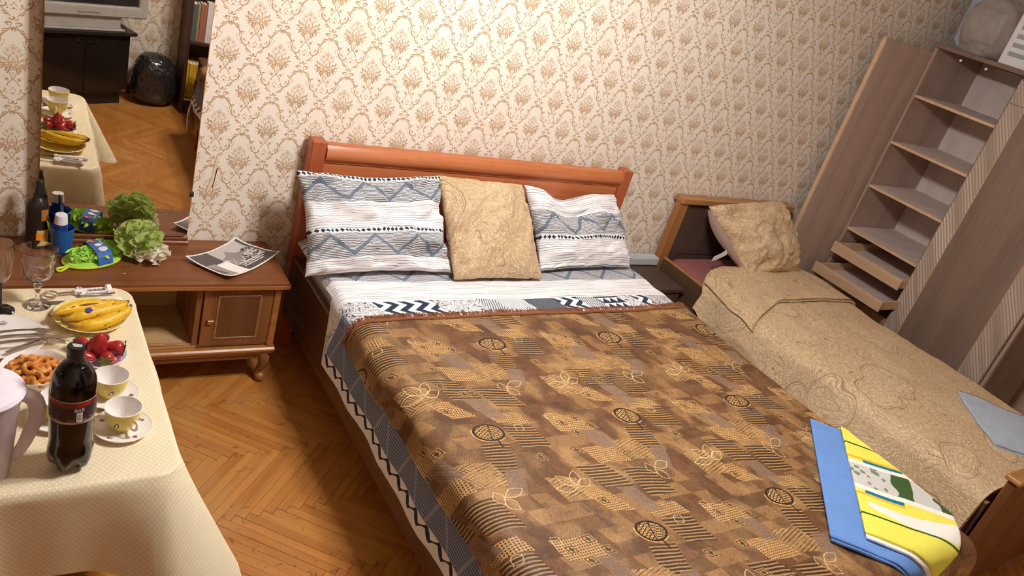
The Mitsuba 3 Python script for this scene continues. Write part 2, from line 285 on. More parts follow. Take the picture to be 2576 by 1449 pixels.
PAIS_D, PAIS_M, PAIS_L = lin(124, 92, 66), lin(194, 164, 128), lin(226, 205, 170)
def paisley(p, n, uv):
    u, v = uv.x, uv.y
    wx, wy = fbm(u * 5, v * 4, 1.0, 3) - .5, fbm(u * 5 + 7, v * 4, 4.0, 3) - .5
    a, b, r = voronoi((u + .16 * wx + .10 * wy) * 4.2, (v + .20 * wy) * 2.9)
    ring = a + .10 * wx
    body = smoothstep(.34, .31, ring)
    rim = smoothstep(.012, .006, dr.abs(ring - .33)) + smoothstep(.009, .004, dr.abs(ring - .295)) * .8 + smoothstep(.008, .004, dr.abs(ring - .22)) * .7 + smoothstep(.008, .004, dr.abs(ring - .10)) * .7
    flow = dr.abs(dr.sin(u * 190 + 80 * wx + 40 * wy + 20 * noise(u * 9, v * 7, 4.0)))
    stem = smoothstep(.26, .10, flow) * (1 - body * .6) * (.35 + .65 * smoothstep(.35, .55, noise(u * 12, v * 12, 5.0)))
    d2, e2, r2 = voronoi(u * 70 + 10 * wx, v * 70 + 10 * wy)
    buds = smoothstep(.11, .05, dr.abs(d2 - .30)) * dr.select(r2 > .35, 1.0, 0.0)
    fine = dr.abs(noise(u * 130 + 30 * wx, v * 110 + 30 * wy, 3.0) - .5); fl = smoothstep(.08, .03, fine)
    ink = dr.clip(dr.maximum(dr.maximum(rim * .85 * dr.select(r > .4, 1.0, .25), stem * .85), dr.maximum(buds * .34, fl * .5)), 0, 1)
    hi = smoothstep(.45, .8, noise(u * 300 + 20 * wy, v * 260, 8.0)) * .6
    base = dr.lerp(dr.lerp(mi.Color3f(PAIS_M), mi.Color3f(PAIS_L), hi), mi.Color3f(PAIS_L), body * .18)
    return dr.lerp(base, mi.Color3f(PAIS_D), ink * .8)
mat('paisley', paisley, rough=.6, spec=.25, sheen=.3)
mat('mauve', (134, 84, 84), rough=.8, spec=.15, sheen=.3)
# the brown throw: woven patches (kind, x, y, half width, half height, skew) and sprigs round one leaf, on a lattice
THROW = [('S', .118, -.03, .05, .05, .15), ('S', -.020, -.108, .045, .062, -.25), ('D', .100, .056, .055, .026, .4), ('D', -.25, -.005, .062, .038, .2), ('X', -.10, -.158, .055, .05, .3),
         ('S', -.277, -.236, .045, .05, .45), ('S', -.147, -.292, .045, .055, .3), ('D', -.212, -.160, .055, .038, .3), ('D', -.062, .127, .038, .042, .6), ('X', -.14, .19, .05, .05, .2), ('G', -.02, -.20, .03, .05, -.4), ('G', .05, .11, .03, .05, .4), ('G', -.19, -.09, .03, .045, .3)]
SQUARES = [(-.209, .018), (-.275, 0), (-.175, -.027), (-.246, -.048), (.112, -.123), (-.046, .235), (-.076, .125), (.02, .19), (-.30, -.12)]
SPRIGS = [(-.16, .25, -.12, .20), (-.09, .26, -.115, .20), (-.19, .20, -.12, .19), (-.06, .215, -.115, .195), (-.11, -.225, -.10, -.275), (-.02, -.23, -.09, -.25), (-.068, -.30, -.095, -.255), (.13, .02, .10, .0), (-.31, .05, -.29, .02)]
def throw(p, n, uv):
    u, v = uv.x, uv.y
    weave = noise(u * 420, v * 420, 1.0); speck = fbm(u * 26, v * 26, 2.0, 3)
    warp = .012 * (noise(u * 9, v * 9, 3.0) - .5)
    gold, mid, dark, red = mi.Color3f(lin(178, 138, 90)), mi.Color3f(lin(116, 82, 54)), mi.Color3f(lin(58, 37, 25)), mi.Color3f(lin(106, 69, 45))
    c = dr.lerp(mid, red, smoothstep(.35, .65, fbm(u * 12, v * 12, 5.0, 3)))
    c = dr.lerp(c, gold, smoothstep(.45, .75, fbm(u * 16, v * 12, 7.0, 2)) * .45)
    hat = smoothstep(.45, .75, dr.abs(frac((u * .8 + v) / .0062) - .5) * 2); hat2 = smoothstep(.4, .7, dr.abs(frac((u - .5 * v) / .0075) - .5) * 2)
    cell = cell_rand(u / .061 + .4 * v / .061, v / .052, 3.0)
    c = dr.lerp(c, dark, dr.select(cell > .55, hat, hat2 * dr.select(cell > .2, .7, .15)) * .42)
    c = dr.lerp(c, gold, dr.select(cell < .3, .28, 0.0)); c = dr.lerp(c, dark, dr.select(cell > .82, .30, 0.0))
    c = dr.lerp(c, dark, smoothstep(.55, .7, speck) * .4)
    stripe = smoothstep(.25, .55, dr.abs(frac((v + .16 * u + .002 * noise(u * 40, v * 40, 1.0)) / .0125) - .5) * 2)
    dots = dr.select((frac(u / .0085) - .5) * (frac(u / .0085) - .5) + (frac(v / .0085) - .5) * (frac(v / .0085) - .5) < .085, 1.0, 0.0)
    cross = dr.maximum(smoothstep(.6, .85, dr.abs(frac((u + .5 * v) / .009) - .5) * 2) * noise(u * 60, v * 60, 2.0), smoothstep(.6, .85, dr.abs(frac((v - .3 * u) / .011) - .5) * 2) * noise(u * 60, v * 60, 6.0)) * 1.5
    fine = smoothstep(.3, .6, dr.abs(frac((u + .9 * v) / .0055) - .5) * 2)
    for ox, oy in ((0.0, 0.0), (.2725, -.452)):
        a, b = u - .69 - ox + warp, v + .90 - oy + warp
        a = a - .545 * dr.floor((a + .36) / .545); b = b - .904 * dr.floor((b + .452) / .904)
        for k, x, y, w, h, s in THROW:
            on = dr.select((dr.abs(a - x + s * (b - y)) < w) & (dr.abs(b - y + .15 * (a - x)) < h), 1.0, 0.0)
            if k == 'S': c = dr.lerp(c, dr.lerp(gold * .82, dark * .85, stripe), on * .88)
            elif k == 'D': c = dr.lerp(c, dr.lerp(gold * 1.05, dark, dots), on * .9)
            elif k == 'X': c = dr.lerp(c, dr.lerp(gold * 1.05, dark, dr.clip(cross, 0, 1)), on * .75)
            else: c = dr.lerp(c, dr.lerp(mi.Color3f(lin(150, 122, 100)), mi.Color3f(lin(96, 74, 64)), fine), on * .8)
        for x, y in SQUARES:
            d = dr.maximum(dr.abs(a - x + .3 * (b - y)), dr.abs(b - y) * 1.1)
            di = dr.abs(a - x + .3 * (b - y)) + dr.abs(b - y) * .8
            c = dr.lerp(c, gold * 1.1, dr.select(d < .017, .6, 0.0)); c = dr.lerp(c, dark * .7, dr.select((d < .014) & ((d > .0105) | (di < .008)), .9, 0.0))
        for x0, y0, x1, y1 in SPRIGS:
            ex, ey = x1 - x0, y1 - y0; L = ex * ex + ey * ey
            px, py = a - x0, b - y0; t = dr.clip((px * ex + py * ey) / L, 0, 1)
            d = dr.sqrt(dr.square(px - ex * t) + dr.square(py - ey * t)); w = .016 * dr.sin(3.1416 * dr.clip(t * 1.05, 0, 1))
            c = dr.lerp(c, mi.Color3f(lin(214, 186, 140)), dr.select(dr.abs(d - w) < .0015, .75, 0.0))
        r = dr.sqrt(dr.square((a + .12 * b) / .047) + dr.square(b / .036))
        vein = dr.select((dr.abs(a - .3 * b - .004) < .0022) | (dr.abs(frac((b + .6 * dr.abs(a)) / .0115) - .5) * .0115 < .0016), 1.0, 0.0)
        c = dr.lerp(c, dr.lerp(gold * 1.1, dark * .7, dr.maximum(vein, dots)), dr.select(r < .95, .95, 0.0))
        c = dr.lerp(c, dark * .55, dr.select(dr.abs(r - 1) < .085, 1.0, 0.0))
        c = dr.lerp(c, gold * 1.25, dr.select((dr.abs(r - 1.14) < .05) & (b + a * .6 < -.008), .9, 0.0))
        c = dr.lerp(c, dark * .6, dr.select((dr.abs(a - .012) < .0028) & (b < -.03) & (b > -.072), 1.0, 0.0))
    return c * (.68 + .64 * weave)
def throw_bump(p, n, uv): return noise(uv.x * 300, uv.y * 300, 1.0) * .0006
mat('throw', throw, rough=.55, spec=.3, sheen=.4)
mat('fringe', (128, 80, 52), rough=.8, spec=.2)
def cloth_weave(p, n, uv):
    a, b = frac((uv.x + uv.y * .9) / .0135) - .5, frac((uv.x - uv.y * .9) / .0135) - .5
    d = dr.maximum(dr.abs(a), dr.abs(b))
    return dr.lerp(mi.Color3f(lin(238, 227, 202)), mi.Color3f(lin(225, 209, 174)), smoothstep(.17, .36, d)) * (.96 + .08 * noise(uv.x * 900, uv.y * 900, 1.0))
mat('tablecloth', cloth_weave, rough=.45, spec=.35)
def towel_print(p, n, uv):
    u, v = uv.x, uv.y
    w = u + .10 * v + .008 * noise(v * 9, u * 4, 1.0)
    yel, wht, grn, teal, org, gry = (mi.Color3f(lin(*c)) for c in ((228, 220, 92), (232, 226, 218), (62, 88, 48), (28, 116, 138), (236, 176, 66), (196, 194, 188)))
    def band(a, b): return dr.select((w > a) & (w < b), 1.0, 0.0)
    c = yel
    c = dr.lerp(c, grn, band(.105, .114)); c = dr.lerp(c, org, band(.186, .20)); c = dr.lerp(c, teal, band(.198, .216) * dr.select((v > .05) & (v < .19), 1.0, 0.0))
    c = dr.lerp(c, wht, band(.214, .385))
    zebra = band(.235, .36)
    g = dr.select((frac((v + .05 * noise(u * 22, v * 22, 3.0) - .17) / .145) < .45) & (v > .13), 1.0, 0.0)
    c = dr.lerp(c, dr.lerp(gry, grn, g), zebra)
    c = dr.lerp(c, grn, zebra * dr.select((v < .12) & (noise(u * 55, v * 55, 2.0) > .74), .7, 0.0))
    c = dr.lerp(c, teal, band(.385, .405) * dr.select((v > .03) & (v < .16), 1.0, 0.0)); c = dr.lerp(c, org, band(.403, .417) * dr.select(v < .16, 1.0, 0.0))
    sw = dr.abs(w - (.45 + .03 * dr.sin(v * 9))) < .012 + .10 * v
    c = dr.lerp(c, wht, dr.select(sw & (v > .03) & (w > .385), 1.0, 0.0))
    r1 = dr.sqrt(dr.square(u - .14) + dr.square(v - .27)); c = dr.lerp(c, wht, dr.select((r1 < .065) & ((r1 > .045) | (v < .25)), 1.0, 0.0))
    c = dr.lerp(c, grn, band(.512, .521))
    c = dr.lerp(c, wht, dr.select((w < -.002) | (w > .655), 1.0, 0.0))
    return c * (.93 + .12 * noise(u * 500, v * 500, 1.0))
mat('towel_print', towel_print, rough=.9, spec=.1, sheen=.4)
def terry(c, seed):
    c = lin(*c)
    def fn(p, n, uv): return mi.Color3f(c) * (.85 + .22 * noise(uv.x * 480, uv.y * 480, seed) + .1 * (fbm(uv.x * 25, uv.y * 25, seed, 2) - .5))
    return fn
mat('towel_blue', terry((104, 142, 204), 1.0), rough=.9, spec=.1, sheen=.4)
mat('towel_grey', terry((168, 178, 192), 2.0), rough=.9, spec=.1, sheen=.4)
mat('dish_towel', lambda p, n, uv: mix(lin(92, 92, 128), lin(150, 146, 168), dr.select(frac(uv.x / .012) < .4, 1.0, 0.0)), rough=.9)
mat('white_tag', (236, 232, 230), rough=.7)

# ---- table ware, bottles and small things
mat('porcelain', (238, 232, 228), rough=.12, spec=.5, clearcoat=.5, clearcoat_gloss=.95)
mat('white_plastic', (236, 232, 236), rough=.3, spec=.5)
mat('grey_plastic', (176, 180, 184), rough=.4, spec=.45)
def cup_glaze(p, n, uv): return mix(lin(226, 206, 104), lin(216, 190, 84), fbm(p.x * 60, p.y * 60, p.z * 60, 2))
mat('yellow_glaze', cup_glaze, rough=.14, spec=.5, clearcoat=.4, clearcoat_gloss=.95)
mat('gold_line', (190, 150, 80), rough=.25, metallic=.8); mat('dark_line', (58, 50, 40), rough=.4); mat('pearl', (226, 222, 210), rough=.3)
mat('rose', (168, 84, 98), rough=.4); mat('rose_dark', (110, 88, 84), rough=.4); mat('violet', (92, 78, 148), rough=.4); mat('pink_print', (178, 70, 118), rough=.4); mat('blue_wash', (196, 204, 220), rough=.2, spec=.5); mat('orange_print', (206, 104, 62), rough=.4); mat('green_print', (120, 142, 96), rough=.4)
mat('steel', (176, 166, 160), rough=.22, metallic=1.0); mat('brass', (206, 170, 110), rough=.3, metallic=1.0); mat('chrome', (214, 208, 206), rough=.12, metallic=1.0)
scene['mat_mirror'] = {'type': 'twosided', 'bsdf': {'type': 'conductor', 'material': 'none', 'specular_reflectance': {'type': 'rgb', 'value': [.80, .76, .70]}}}
scene['mat_glass'] = {'type': 'dielectric', 'int_ior': 1.5, 'ext_ior': 1.0}
scene['mat_thin_glass'] = {'type': 'thindielectric', 'int_ior': 1.5}
scene['mat_pane'] = {'type': 'thindielectric', 'int_ior': 1.5}
scene['mat_pet'] = {'type': 'thindielectric', 'int_ior': 1.22, 'specular_transmittance': {'type': 'rgb', 'value': [.93, .93, .92]}}
mat('black_glass', (10, 8, 8), rough=.06, spec=.6)
mat('cola', (10, 5, 5), rough=.12, spec=.25)
def cola_label(p, n, uv):
    red = smoothstep(.70, .80, uv.y + .16 * (noise(uv.x * 14, uv.y * 3, 1.0) - .5)) 
    c = dr.lerp(mi.Color3f(lin(52, 30, 42)), mi.Color3f(lin(168, 40, 34)), red * noise(uv.x * 34, uv.y * 9, 2.0))
    band = dr.select((uv.y < .10) | (uv.y > .955), 1.0, 0.0)
    c = dr.lerp(c, mi.Color3f(lin(176, 152, 140)), band)
    marks = dr.select((uv.y > .13) & (uv.y < .21) & (noise(uv.x * 120, uv.y * 30, 4.0) > .62) & (frac(uv.x * 12) > .4), .7, 0.0)
    return dr.lerp(c, mi.Color3f(lin(190, 180, 178)), marks)
mat('cola_label', cola_label, rough=.3, spec=.5)
mat('black_plastic', (30, 26, 28), rough=.4, spec=.45); mat('ink_black', (24, 22, 26), rough=.6); mat('paper_white', (240, 234, 230), rough=.7)
scene['mat_pitcher'] = {'type': 'principledthin', 'base_color': {'type': 'rgb', 'value': list(lin(240, 230, 232))}, 'roughness': .3, 'spec_trans': .5, 'diff_trans': .9, 'eta': 1.4}
scene['mat_plastic_bag'] = {'type': 'principledthin', 'base_color': {'type': 'rgb', 'value': list(lin(222, 212, 204))}, 'roughness': .25, 'spec_trans': .25, 'diff_trans': .9, 'eta': 1.4}  # sack kept pale, haze painted into its colour
mat('pitcher_lid', (236, 226, 238), rough=.35, spec=.45); mat('water', (206, 188, 160), rough=.1, spec=.5)
def cracker(p, n, uv): return mix(lin(196, 122, 52), lin(226, 170, 92), smoothstep(.5, .75, fbm(p.x * 90, p.y * 90, p.z * 90, 2)))
mat('cracker', cracker, rough=.35, spec=.4, clearcoat=.3)
def berry(p, n, uv): return mix(lin(184, 34, 32), lin(126, 18, 26), fbm(p.x * 50, p.y * 50, p.z * 50, 2))
mat('strawberry', berry, rough=.25, spec=.5, clearcoat=.4)
mat('seed', (186, 84, 44), rough=.5); mat('berry_leaf', (104, 112, 62), rough=.7)
def banana_skin(p, n, uv):
    c = mix(lin(236, 196, 48), lin(214, 160, 40), fbm(uv.x * 6, uv.y * 9, 1.0, 3))
    spots = smoothstep(.70, .80, fbm(uv.x * 14, uv.y * 40, 3.0, 2)); ends = smoothstep(.40, .5, dr.abs(uv.x - .5))
    return dr.lerp(c, mi.Color3f(lin(112, 64, 26)), dr.clip(spots * .75 + ends * .75, 0, 1))
mat('banana', banana_skin, rough=.42, spec=.4); mat('banana_tip', (70, 48, 30), rough=.7); mat('banana_bruise', (104, 58, 26), rough=.6); mat('sticker_blue', (70, 66, 150), rough=.4); mat('sticker_tan', (224, 172, 108), rough=.4); mat('banana_stub', (150, 112, 62), rough=.7)
mat('blue_plastic', (34, 88, 158), rough=.28, spec=.45); mat('blue_tube', (28, 66, 146), rough=.3, spec=.5); mat('lime_plastic', (172, 196, 60), rough=.3); mat('slate_rubber', (58, 70, 96), rough=.5); mat('tube_white', (226, 224, 228), rough=.3)
mat('shampoo', (26, 20, 18), rough=.22, spec=.5, clearcoat=.4); mat('gold_print', (166, 116, 46), rough=.35); mat('orange_label', (236, 140, 40), rough=.5); mat('cream_label', (214, 178, 116), rough=.5)
def lime(p, n, uv): return mix(lin(188, 230, 104), lin(166, 212, 84), noise(p.x * 70, p.y * 70, p.z * 70))
mat('lime_cloth', lime, rough=.8, sheen=.4); mat('lime_pipe', (196, 216, 62), rough=.6); mat('band_blue', (52, 100, 172), rough=.35, spec=.45); mat('logo_red', (206, 44, 52), rough=.4)
def netting(c, a):
    c = lin(*c)
    def fn(p, n, uv):
        g = dr.maximum(dr.abs(frac(uv.x / .0022) - .5), dr.abs(frac(uv.y / .0022) - .5)); return mi.Color3f(c) * (.85 + .25 * smoothstep(.3, .45, g))
    return fn
for nm, c in (('net_green', (196, 212, 128)), ('net_white', (246, 240, 224))):
    scene['mat_' + nm] = {'type': 'principledthin', 'base_color': proc(netting(c, 0)), 'roughness': .6, 'diff_trans': .8, 'spec_trans': .0}
def leaflet_print(p, n, uv):
    u, v = uv.x, uv.y      # 0..1 across and up the page
    wht, slate, gry, lt = (mi.Color3f(lin(*c)) for c in ((242, 236, 234), (84, 80, 80), (142, 134, 130), (190, 182, 178)))
    c = slate
    sky = (v > .40) & (u < .52) & (v < 1.1 - .0 * u)
    c = dr.lerp(c, lt, dr.select((v > .36) & (v < .93) & (u < .70 - .30 * dr.abs(v - .60)), 1.0, 0.0))
    town = noise(u * 26, v * 40, 1.0)
    c = dr.lerp(c, dr.lerp(lt, slate * .5, smoothstep(.35, .65, town)), dr.select((u > .30) & (u < .74) & (v > .52) & (v < .95) & (u + v > 1.12), 1.0, 0.0))
    c = dr.lerp(c, dr.lerp(gry, lt, smoothstep(.4, .6, noise(u * 9, v * 50, 2.0))), dr.select((u > .45) & (u < .72) & (v > .40) & (v < .62), .8, 0.0))
    star = dr.minimum(dr.abs(u - .40) + .55 * dr.abs(v - .60) * 1.0, .55 * dr.abs(u - .40) + dr.abs(v - .60))
    c = dr.lerp(c, gry, dr.select(star < .13, 1.0, 0.0))
    c = dr.lerp(c, slate, dr.select((v < .38) & (u < .42), 1.0, 0.0)); c = dr.lerp(c, slate, dr.select(u > .76, 1.0, 0.0))
    c = dr.lerp(c, wht, dr.select((v < .40) & (v > .20) & (u > .46) & (u < .99), 1.0, 0.0))
    c = dr.lerp(c, gry * 1.2, dr.select((v < .20) & (u > .42), 1.0, 0.0)); c = dr.lerp(c, slate, dr.select((v < .12) & (u > .30 + v * 4) & (u < .85), 1.0, 0.0))
    m = dr.minimum(dr.minimum(u, 1 - u), dr.minimum(v, 1 - v) * 1.4)
    return dr.lerp(c, wht, dr.select(m < .03, 1.0, 0.0))
mat('leaflet', leaflet_print, rough=.4, spec=.4)
mat('tv_case', (168, 164, 158), rough=.4, spec=.4); mat('tv_dark', (126, 122, 118), rough=.5); mat('tv_screen', (40, 38, 38), rough=.1, spec=.5)
mat('bin_bag', (34, 32, 32), rough=.18, spec=.6, clearcoat=.5)
for nm, c in (('yellow', (206, 168, 40)), ('ochre', (176, 140, 74)), ('tan', (160, 122, 90)), ('rust', (150, 100, 78)), ('white', (206, 204, 208)), ('teal', (76, 92, 92)), ('grey', (140, 128, 112)), ('blue', (80, 96, 140))): mat('book_' + nm, c, rough=.5)
mat('pages', (216, 204, 180), rough=.8); mat('box_white', (222, 220, 222), rough=.5); mat('box_blue', (176, 184, 206), rough=.5); mat('box_grey', (150, 156, 166), rough=.5)  # box tones paled to carry the haze over the wardrobe top
mat('red_switch', (226, 70, 48), rough=.3)
mat('lamp_metal', (150, 120, 70), rough=.3, metallic=1.0)
mat('added_lamp_shade', (226, 214, 196), rough=.6)
mat('case_shade', (160, 136, 126), rough=.8)
# ================================================================== the room
X0, X1, Y0, CEIL = -2.6, 4.26, -3.02, 2.70
put('wall_back', cbox(X0 - .1, X1 + .1, 0, .1, -.05, CEIL, .001), 'wallpaper', kind='structure', label='back wall covered in cream wallpaper with golden damask bouquets')
put('torn_seam', extr(Polygon([(-.075, .795), (-.068, .79), (-.070, .735), (-.080, .665), (-.097, .648), (-.100, .655), (-.088, .70), (-.083, .745)]), .0015).apply_transform(rot(90)).apply_translation([0, -.0003, 0]), 'torn_paper', 'wall_back', label='torn and patched wallpaper seam')
put('crack', extr(Polygon([(-.0705, .752), (-.069, .738), (-.0785, .668), (-.082, .667), (-.0765, .70), (-.0745, .735)]), .0022).apply_transform(rot(90)).apply_translation([0, -.0003, 0]), 'gap_dark', 'wall_back')
put('wall_front', cbox(X0 - .1, X1 + .1, Y0 - .1, Y0, -.05, CEIL, .001), 'wallpaper', kind='structure', label='far wall with the same damask wallpaper seen in the mirror')
put('wall_right', cbox(X1, X1 + .1, Y0, 0, -.05, CEIL, .001), 'wallpaper_plain', kind='structure')
# left wall with an unseen window, added for cool fill from the left
wy0, wy1, wz0, wz1 = -2.45, -1.05, .85, 2.15
put('wall_left', cat(cbox(X0 - .1, X0, Y0, wy0, -.05, CEIL, .001), cbox(X0 - .1, X0, wy1, 0, -.05, CEIL, .001), cbox(X0 - .1, X0, wy0, wy1, -.05, wz0, .001), cbox(X0 - .1, X0, wy0, wy1, wz1, CEIL, .001)), 'wallpaper_plain', kind='structure')
put('added_window_1', cat(cbox(X0 - .08, X0 - .03, wy0, wy0 + .06, wz0, wz1), cbox(X0 - .08, X0 - .03, wy1 - .06, wy1, wz0, wz1), cbox(X0 - .08, X0 - .03, wy0, wy1, wz0, wz0 + .06), cbox(X0 - .08, X0 - .03, wy0, wy1, wz1 - .06, wz1), cbox(X0 - .08, X0 - .03, -1.78, -1.72, wz0, wz1)), 'white_plastic', kind='structure')
put('pane', cbox(X0 - .058, X0 - .054, wy0 + .06, -1.78, wz0 + .06, wz1 - .06, .0005), 'pane', 'added_window_1'); put('pane', cbox(X0 - .058, X0 - .054, -1.72, wy1 - .06, wz0 + .06, wz1 - .06, .0005), 'pane', 'added_window_1')
put('ceiling', cbox(X0 - .1, X1 + .1, Y0 - .1, .1, CEIL, CEIL + .1, .001), 'ceiling', kind='structure')
put('baseboard_back', cbox(X0, X1, -.014, -.0005, 0, .014, .003), 'baseboard', kind='structure'); put('baseboard_front', cbox(X0, X1, Y0 + .0005, Y0 + .016, 0, .06, .003), 'baseboard', kind='structure')

# parquet: herringbone, spines along x, each stave a piece of its own
put('floor', cbox(X0 - .1, X1 + .1, Y0 - .1, .1, -.08, -.012, .001), 'parquet_bed', kind='structure', label='worn herringbone parquet floor of golden staves')
rng = random.Random(5)
SL, SW = .400, .0307
def stave_mesh(cx, cy, ang, dz, tilt):
    l, w = SL / 2 - .0003, SW / 2 - .0003; c = .0006
    vs = []
    for (a, b, z) in ((l, w, -.012), (l, w, -c), (l - c, w - c, 0)):
        for sx, sy in ((-1, -1), (1, -1), (1, 1), (-1, 1)):
            vs.append((sx * a, sy * b, z + (dz + tilt * sy if z > -.005 else 0)))
    f = [(8, 9, 10), (8, 10, 11)]
    for k in (0, 4):
        for i in range(4):
            j = (i + 1) % 4; f += [(k + i, k + j, k + 4 + j), (k + i, k + 4 + j, k + 4 + i)]
    v = np.array(vs); ca, sa = math.cos(ang), math.sin(ang); uv = v[:, :2] + np.array([rng.random() * 9, rng.random() * 9])
    return np.stack([cx + v[:, 0] * ca - v[:, 1] * sa, cy + v[:, 0] * sa + v[:, 1] * ca, v[:, 2]], 1), np.array(f), uv
staves, q2 = [], math.sqrt(.5)
step = SW / q2; NROW = int(7.2 / step); H = (SL - 0 * SW) * q2
for row in range(-2, 13):
    for i in range(-8, NROW):
        up = row % 2 == 0
        ang = math.radians(45 if up else -45)
        # the spine between rows lies at y = -1.003 + k*H'
        yc = -1.003 + .2838 * (row - 4) * -1 + .142
        xc = X0 + i * step + (0 if up else step * .5) - .087
        if X0 - .3 < xc < X1 + .3 and Y0 - .3 < yc < .3: staves.append((xc, yc, ang))
def seen(s):   # the open floor left of the bed, before the far wall and beside the wardrobe
    x, y, _ = s; return (-.62 < x < .36 and -2.75 < y < .02) or (x > 3.0 and -2.3 < y < -1.0)
front = [s for s in staves if seen(s)]
front.sort(key=lambda s: math.hypot(s[0] + .2, s[1] + 1.2)); near, rest = front[:296], front[296:] + [s for s in staves if not seen(s)]
for x, y, a in near:
    v, f, uv = stave_mesh(x, y, a, rng.uniform(-.0006, .0002), rng.uniform(-.0002, .0002))
    put('stave', TM(v, f), f'parquet_{rng.randrange(4)}', 'floor', uv=uv)
groups = {i: [] for i in range(4)}
for s in rest: groups[rng.randrange(4)].append(s)
for i, g in groups.items():
    vv, ff, uu, n = [], [], [], 0
    for x, y, a in g:
        v, f, uv = stave_mesh(x, y, a, rng.uniform(-.0006, .0002), 0); vv.append(v); ff.append(f + n); uu.append(uv); n += len(v)
    put('further_staves', TM(np.vstack(vv), np.vstack(ff)), f'parquet_{i}', 'floor', uv=np.vstack(uu), kind='stuff')

# ================================================================== the double bed
bed = thing('double_bed', 'wide double bed of cherry wood with a tall panelled headboard against the wallpaper', 'bed')
BX0, BX1, BT = .27, 1.83, .505           # mattress sides and top
for x in (.238, 1.800):
    put('post', cbox(x, x + .062, -.075, -.015, 0, .912, .006), 'cherry_post', bed)
rail = [(-.030, .832), (-.066, .832), (-.078, .845), (-.083, .862), (-.080, .882), (-.069, .898), (-.050, .905), (-.03, .900)]
m = extr(Polygon(rail), 1.502); m.apply_transform(np.array([[0, 0, 1, .299], [1, 0, 0, 0], [0, 1, 0, 0], [0, 0, 0, 1.0]])); put('top_rail', m, 'cherry', bed, smooth=30)
put('panel', cbox(.298, 1.802, -.058, -.032, .25, .833, .003), 'cherry', bed)
put('rail_line', cbox(.299, 1.801, -.064, -.056, .824, .833, .002), 'cherry_post', bed)
for x0, x1 in ((.240, .268), (1.832, 1.860)): put('side_rail', cbox(x0, x1, -2.14, -.07, .16, .425, .005), 'cherry_shaded', bed)
put('foot_rail', cbox(.24, 1.86, -2.17, -2.14, .16, .425, .005), 'cherry_shaded', bed)
for x in (.25, 1.79): put('foot', cbox(x, x + .06, -2.165, -2.10, 0, .16, .004), 'cherry_post', bed)
put('mattress', mv(rbox(1.54, 2.05, .24, .05), (1.05, -1.11, .380)), 'paper_white', bed, smooth=True)

# the duvet: hangs over the left side, its hem printed with triangles
def bedsheet(s, v, wob, zt, xc, w, r, drop, yfoot=None, rf=.06):
    x, dz = bendline(s - xc, w, r, drop); z = zt + dz; y = -v
    if yfoot is not None:
        a = np.clip(v - yfoot, 0, None); th = np.clip(a / rf, 0, np.pi / 2); y = -(np.minimum(v, yfoot) + rf * np.sin(th) + .08 * np.clip(a - rf * np.pi / 2, 0, None)); z = z - rf * (1 - np.cos(th)) - .97 * np.clip(a - rf * np.pi / 2, 0, None)
    return np.stack([xc + x, y, z + wob], -1)
s = np.r_[np.linspace(.03, .40, 34)[:-1], np.linspace(.40, 1.70, 60)[:-1], np.linspace(1.70, 2.02, 26)]; v = np.r_[np.linspace(.08, .75, 60)[:-1], np.linspace(.75, 2.34, 90)]
S_, V_ = np.meshgrid(s, v, indexing='ij'); P3 = np.stack([S_, V_, 0 * S_], -1)
hang = np.clip((.25 - S_) / .2, 0, 1)
# near the head it is tucked in; below the fold it hangs further
tuck = np.clip((.62 - V_) / .12, 0, 1); S2 = np.where(S_ < .28, .28 - (.28 - S_) * (1 - .84 * tuck), S_)
S2 = np.where(S_ > 1.80, 1.80 + (S_ - 1.80) * (1 - .6 * tuck), S2); hang = hang * (1 - tuck)
wob = .014 * vnoise(P3, 5, 1) + .006 * vnoise(P3, 16, 2) + .004 * np.clip((V_ - .5) * 30, 0, 1)
duv = bedsheet(S2, V_, wob, BT + .004, 1.05, .762, .05, .985, 2.11)
duv[..., 0] -= .004 * hang * np.sin(V_ * 23) + .014 * hang * vnoise(P3, 3, 7)
mesh, uv = shell(duv, np.stack([S_ - .262, V_], -1), .010)
put('duvet', mesh, 'duvet', smooth=True, uv=uv, label='white and navy patterned duvet spread on the double bed under the brown throw', cat='duvet')

# the brown throw, edged with fringe
s = np.r_[np.linspace(.16, .42, 24)[:-1], np.linspace(.42, 1.68, 70)[:-1], np.linspace(1.68, 1.985, 28)]; v = np.linspace(.712, 2.30, 110)
S_, V_ = np.meshgrid(s, v, indexing='ij'); P3 = np.stack([S_, V_, 0 * S_], -1)
edge0 = .018 * vnoise(P3 * [1, 0, 0], 4, 9) + .012 * np.clip((.45 - S_) / .2, 0, 1) - .02 * np.clip((S_ - 1.2), 0, 1); Ve = V_ + edge0 * np.clip((.95 - V_) / .25, 0, 1)
S2 = S_ + .03 * np.clip((.30 - S_) / .14, 0, 1) * vnoise(P3 * [0, 1, 0], 3, 4) * .4
wob = .014 * vnoise(P3, 5, 1) + .008 * vnoise(P3, 11, 5) + .005
thr = bedsheet(S2, Ve, wob, BT + .020, 1.05, .755, .055, .98, 2.12)
hang = np.clip((.25 - S_) / .1, 0, 1); thr[..., 0] -= .004 * hang * np.sin(V_ * 14 + 1) + .012 * np.clip((.30 - S_) / .06, 0, 1)
mesh, uv = shell(thr, np.stack([S_, -V_], -1), .006)
tb = thing('bed_throw', 'brown woven throw with leaf patches and short fringe covering the double bed', 'blanket')
put('cloth', mesh, 'throw', tb, smooth=True, uv=uv)
